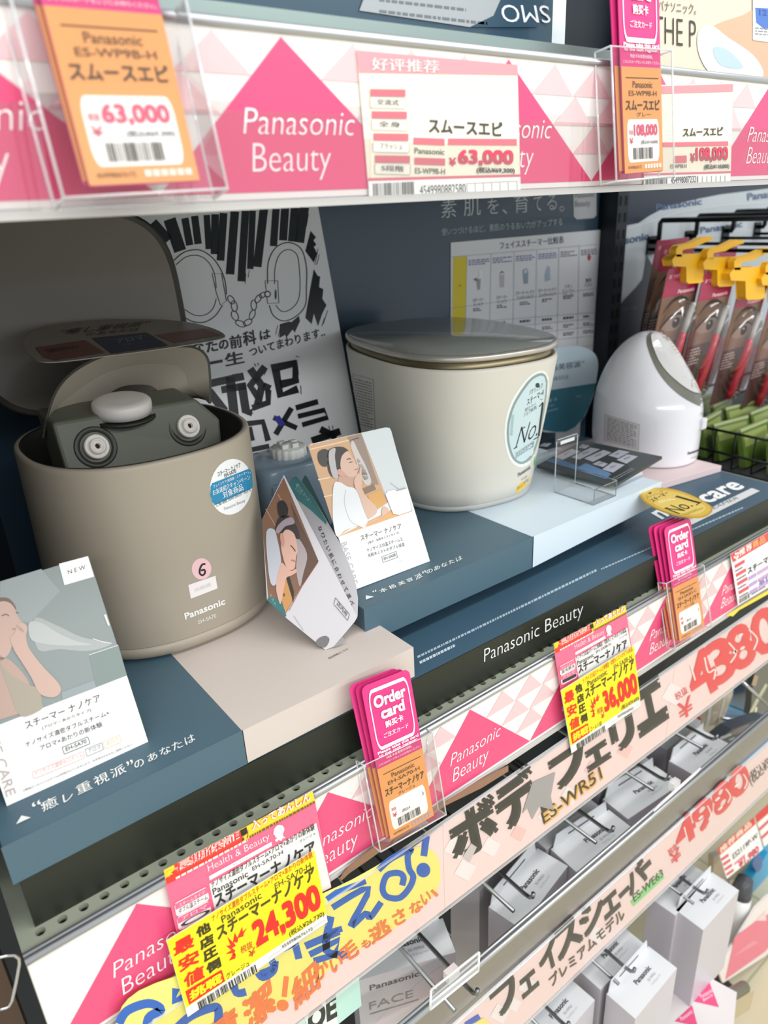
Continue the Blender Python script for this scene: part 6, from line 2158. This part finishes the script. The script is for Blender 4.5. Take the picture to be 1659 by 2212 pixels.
def px_board(name, label, cat, Y, pts, m_, th=.004, draw=None, ox=0, oy=0, sc=1.0, n_=(0, -1, 0)):
    mx, my = sum(q[0] for q in pts) / len(pts), sum(q[1] for q in pts) / len(pts)
    F_ = Flat(at(ox + mx / sc, oy + my / sc, Y=Y), n_)
    mb = MB()
    slab(mb, [F_(ox + x / sc, oy + y / sc) for x, y in pts], n_, th, m_)
    if draw:
        draw(Print(F_, mb, ox, oy, sc, rough=.35))
    return tag(mb.build(name), label, cat)


def d_blue(p):
    p.poly([(1060, 600), (1660, 640), (1660, 760), (1000, 740)], '#155c92', 2)
    p.line([(1000, 420), (1500, 620)], 14, '#123a58', 3)
    p.poly([(1080, 430), (1330, 520), (1300, 580), (1060, 520)], '#2f93d0', 3)


px_board('product_pack', 'large blue pack hanging beyond the cartons under the red bubble figures', 'pack', .16, [(1240, 60), (1659, -160), (2000, -160), (2000, 1300), (900, 1300), (985, 800)], mat('#16689f', .35, coat=.3), .02, d_blue, 1400, 1450, 6.405)
px_board('product_pack', 'clear and beige blister pack hanging before the large blue pack', 'pack', .10, [(900, 330), (1020, 230), (1195, 140), (1170, 330), (1060, 620), (960, 900), (860, 880), (800, 800), (700, 690), (560, 650), (700, 520)], mat('#c9bda6', .3, coat=.5), .012, lambda p: (p.poly([(560, 650), (640, 590), (720, 640), (740, 760), (640, 720)], '#b5413c', 2, 3), p.line([(870, 440), (830, 700), (770, 860)], 40, '#e6e2dc', 3), p.line([(1090, 200), (1030, 500), (930, 820)], 30, '#d9d3c4', 3), p.ell((905, 385), 40, 55, '#5d6a5c', 3)), 1400, 1450, 6.405)
px_board('product_pack', 'dark pack with a pale tool at the far right above the aluminium rail', 'pack', .12, [(1490, -60), (1800, -200), (1800, 500), (1500, 600), (1400, 610), (1430, 450), (1440, 260)], mat('#5a5a54', .4, coat=.3), .012, lambda p: (p.line([(1500, 60), (1460, 200)], 60, '#a98f7a', 2), p.line([(1640, 180), (1500, 420), (1420, 580)], 44, '#b9b89a', 3), p.line([(1500, 500), (1480, 590)], 26, '#e3e0d2', 4)), 1400, 1450, 6.405)
for i, (a, b, lab) in enumerate((((1425, 1462), (1665, 1530), 'thin chrome wire crossing above the large blue pack'), ((1560, 1552), (1632, 1555), 'upper short chrome wire at the foot of the large blue pack'), ((1552, 1574), (1588, 1574), 'lower short chrome wire at the foot of the large blue pack'))):
    A, B = at(1595 if i == 0 else a[0], 1465 if i == 0 else a[1], Y=.092), at(b[0], b[1], Y=.085 if i else .06)
    tag(MB().tube([A, B], .0030, CHROME, 8).build('display_wire'), lab, 'wire')
px_board('product_pack', 'dark grey pack lying on the aluminium rail beside the last carton', 'pack', .06, [(1000, 930), (1160, 800), (1440, 690), (1600, 640), (1659, 640), (1300, 950), (1110, 1070), (1060, 1020)], mat('#3d4650', .45), .02, lambda p: (p.poly([(1160, 830), (1380, 730), (1420, 790), (1180, 880)], '#6b5f66', 2, 3), p.line([(1000, 930), (1150, 870)], 36, '#a9b2b8', 3), p.line([(1120, 950), (1200, 920)], 26, '#8f9aa2', 3)), 1400, 1450, 6.405)

# far right price cards and packs under the lower banner
n2 = (-.25, -1, .15)


def d_1980(p):
    p.poly([(1305, 1410), (1560, 1190), (1572, 1240), (1318, 1462)], '#d94a48', 2)
    p.text('推荐商品', (1325, 1450), (1545, 1250), (1315, 1410), '#f8e2c8', 3, .03)
    for k in range(4):
        p.quad((1335 + 12 * k, 1500 + 35 * k), (1385 + 12 * k, 1465 + 35 * k), (1330 + 12 * k, 1482 + 35 * k), '#d9606a', 3)
    p.text('ES2119P-W', (1415, 1490), (1590, 1335), (1408, 1452), '#3a3d40', 3, .02)
    p.text('¥1,980', (1460, 1560), (1600, 1440), (1450, 1505), '#d04a5c', 3, .04)
    p.quad((1425, 1530), (1500, 1465), (1422, 1515), '#e28a90', 3)


px_board('price_card', 'tilted white price card reading 1,980 below the red 4980 figures', 'price card', .02, [(1305, 1410), (1560, 1190), (1625, 1415), (1370, 1625)], mat('#f3eeea', .4), .0008, d_1980, 1150, 1400, 3.26, n2)
px_board('price_card', 'second tilted price card cut off at the right edge behind the 1,980 one', 'price card', .05, [(1570, 1180), (1700, 1060), (1760, 1300), (1632, 1400)], mat('#f3eeea', .4), .0008, lambda p: (p.poly([(1570, 1180), (1700, 1060), (1714, 1120), (1584, 1232)], '#d94a48', 2), p.quad((1600, 1290), (1680, 1215), (1595, 1270), '#d9606a', 3), p.quad((1615, 1350), (1680, 1290), (1610, 1330), '#d9606a', 3)), 1150, 1400, 3.26, n2)
px_board('product_pack', 'bright blue pack at the right edge under the tilted price cards', 'pack', .10, [(1555, 300), (1659, 120), (1900, 60), (1900, 520), (1490, 570), (1530, 420)], mat('#2fb0e6', .35, coat=.3), .02, lambda p: p.poly([(1560, 190), (1600, 130), (1625, 200), (1590, 250)], '#5470b4', 2, 3), 1100, 1800, 2.968)
px_board('product_pack', 'blue pack behind the white razor below the tilted price card', 'pack', .08, [(1185, 680), (1270, 545), (1330, 520), (1330, 760), (1300, 770)], mat('#2f9fd6', .35, coat=.3), .02, None, 1100, 1800, 2.968)
px_board('product_pack', 'clear and brown carded razor under the 1,980 price card', 'pack', .06, [(1310, 150), (1360, 130), (1420, 330), (1560, 300), (1500, 500), (1330, 460), (1300, 380)], mat('#b9a88f', .35, coat=.4), .010, lambda p: p.poly([(1320, 310), (1400, 300), (1380, 420), (1310, 400)], '#ddd8d0', 2, 3), 1100, 1800, 2.968)

t = thing('razor', 'white electric razor hanging at the far right under the 1,980 price card', 'razor', at(1555, 2000, Y=.03))
ax = [at(1100 + x / 2.968, 1800 + y / 2.968, Y=.03) for x, y in ((1480, 400), (1460, 470), (1430, 580), (1395, 700), (1375, 780))]
MB().tube(ax, [.020, .023, .024, .022, .016], mat('#e4e2e0', .3, coat=.4), 20).build('body', t)
MB().tube([at(1100 + x / 2.968, 1800 + y / 2.968, Y=.03) for x, y in ((1515, 290), (1495, 350), (1480, 400))], [.014, .018, .019], mat('#4c4f52', .35), 16).build('blade_head', t)

# lower right shelf end: white carton, dark post, pink strip, rail
px_board('product_box', 'large white carton standing at the right end of the bottom tier', 'product box', -.03, [(1060, 830), (1225, 980), (1010, 1223), (1000, 1400), (780, 1400), (760, 1240), (975, 920)], mat('#dfe4e4', .4), .05, None, 1100, 1800, 2.968)
FS = Flat((0, 0, -.66), (0, 0, 1))
mb = MB()
slab(mb, [FS(1100 + x / 2.968, 1800 + y / 2.968) for x, y in ((1090, 790), (1130, 840), (1460, 1020), (1440, 1223), (1000, 1500), (960, 900))], (0, 0, 1), .004, mat('#dcd6d4', .35))
p = Print(FS, mb, 1100, 1800, 2.968)
p.poly([(1185, 1078), (1280, 945), (1345, 1115)], '#e0507e', 2)
p.text('Panasonic', (1232, 1060), (1310, 1015), (1218, 1035), '#f8e4ea', 3, 0)
p.text('Beauty', (1250, 1085), (1310, 1045), (1240, 1062), '#f8e4ea', 3, 0)
p.poly([(1060, 1205), (1172, 1100), (1210, 1240)], '#e0507e', 2)
p.text('Panasonic', (1105, 1205), (1178, 1150), (1092, 1180), '#f8e4ea', 3, 0)
p.poly([(1118, 848), (1150, 832), (1190, 905), (1160, 900)], '#e0507e', 2)
tag(mb.build('shelf_liner'), 'pale shelf liner with pink triangles at the bottom right', 'shelf liner')
t = thing('shelf_bracket', 'dark brown bracket arm beside the large white carton', 'bracket', at(1520, 2080, Y=.05))
AB = [at(1100 + x / 2.968, 1800 + y / 2.968, Y=yy) for x, y, yy in ((1120, 740, .09), (1300, 880, .04), (1420, 1020, .0))]
MB().tube(AB, .016, mat('#3b2f2b', .5, .3), 4).build('arm', t)
t = thing('price_rail', 'lowest rail at the bottom right with a clear yellowed cover', 'price rail', at(1560, 2170, Y=-.06))
A, B = at(1450, 2225, Y=-.06), at(1608, 2132, Y=-.06)
MB().tube([A, B], .010, mat('#8f8f86', .35, .6), 10).build('channel', t)
o2_ = V((.012, -.012, -.006))
MB().add([A + o2_, B + o2_, B + o2_ + V((0, 0, -.05)), A + o2_ + V((0, 0, -.05))], [(0, 1, 2, 3)], clear('yellowed', tint='#efe0b0', gloss=.2)).build('clear_cover', t)
px_board('printed_strip', 'pale pink patterned strip end at the far right over the floor', 'strip', .0, [(1580, 480), (1659, 400), (1900, 300), (1900, 560), (1640, 790), (1370, 960), (1310, 800), (1400, 770)], mat('#efe6e2', .4), .004, lambda p: (p.poly([(1445, 665), (1585, 560), (1659, 520), (1800, 480), (1800, 580), (1640, 760), (1385, 940)], '#e8728c', 2), p.poly([(1580, 560), (1640, 500), (1650, 560)], '#f4d4d6', 3), p.poly([(1420, 800), (1560, 690), (1600, 700)], '#ee8ea2', 3)), 1100, 1800, 2.968)

# wire card frame at the lower left edge
mb = MB()
F_ = Flat((0, -.012, 0), (0, -1, 0))
pts = [F_(0 + x / 4.32, 1700 + y / 4.32) for x, y in ((-60, 1600), (60, 1575), (130, 1570), (175, 1600), (180, 1650), (150, 1820), (110, 2000), (85, 2045), (60, 2060), (0, 2075))]
tag(MB().tube(pts, .0009, CHROME, 6).build('bent_wire'), 'thin bent wire loop beside the brown slotted post', 'wire')
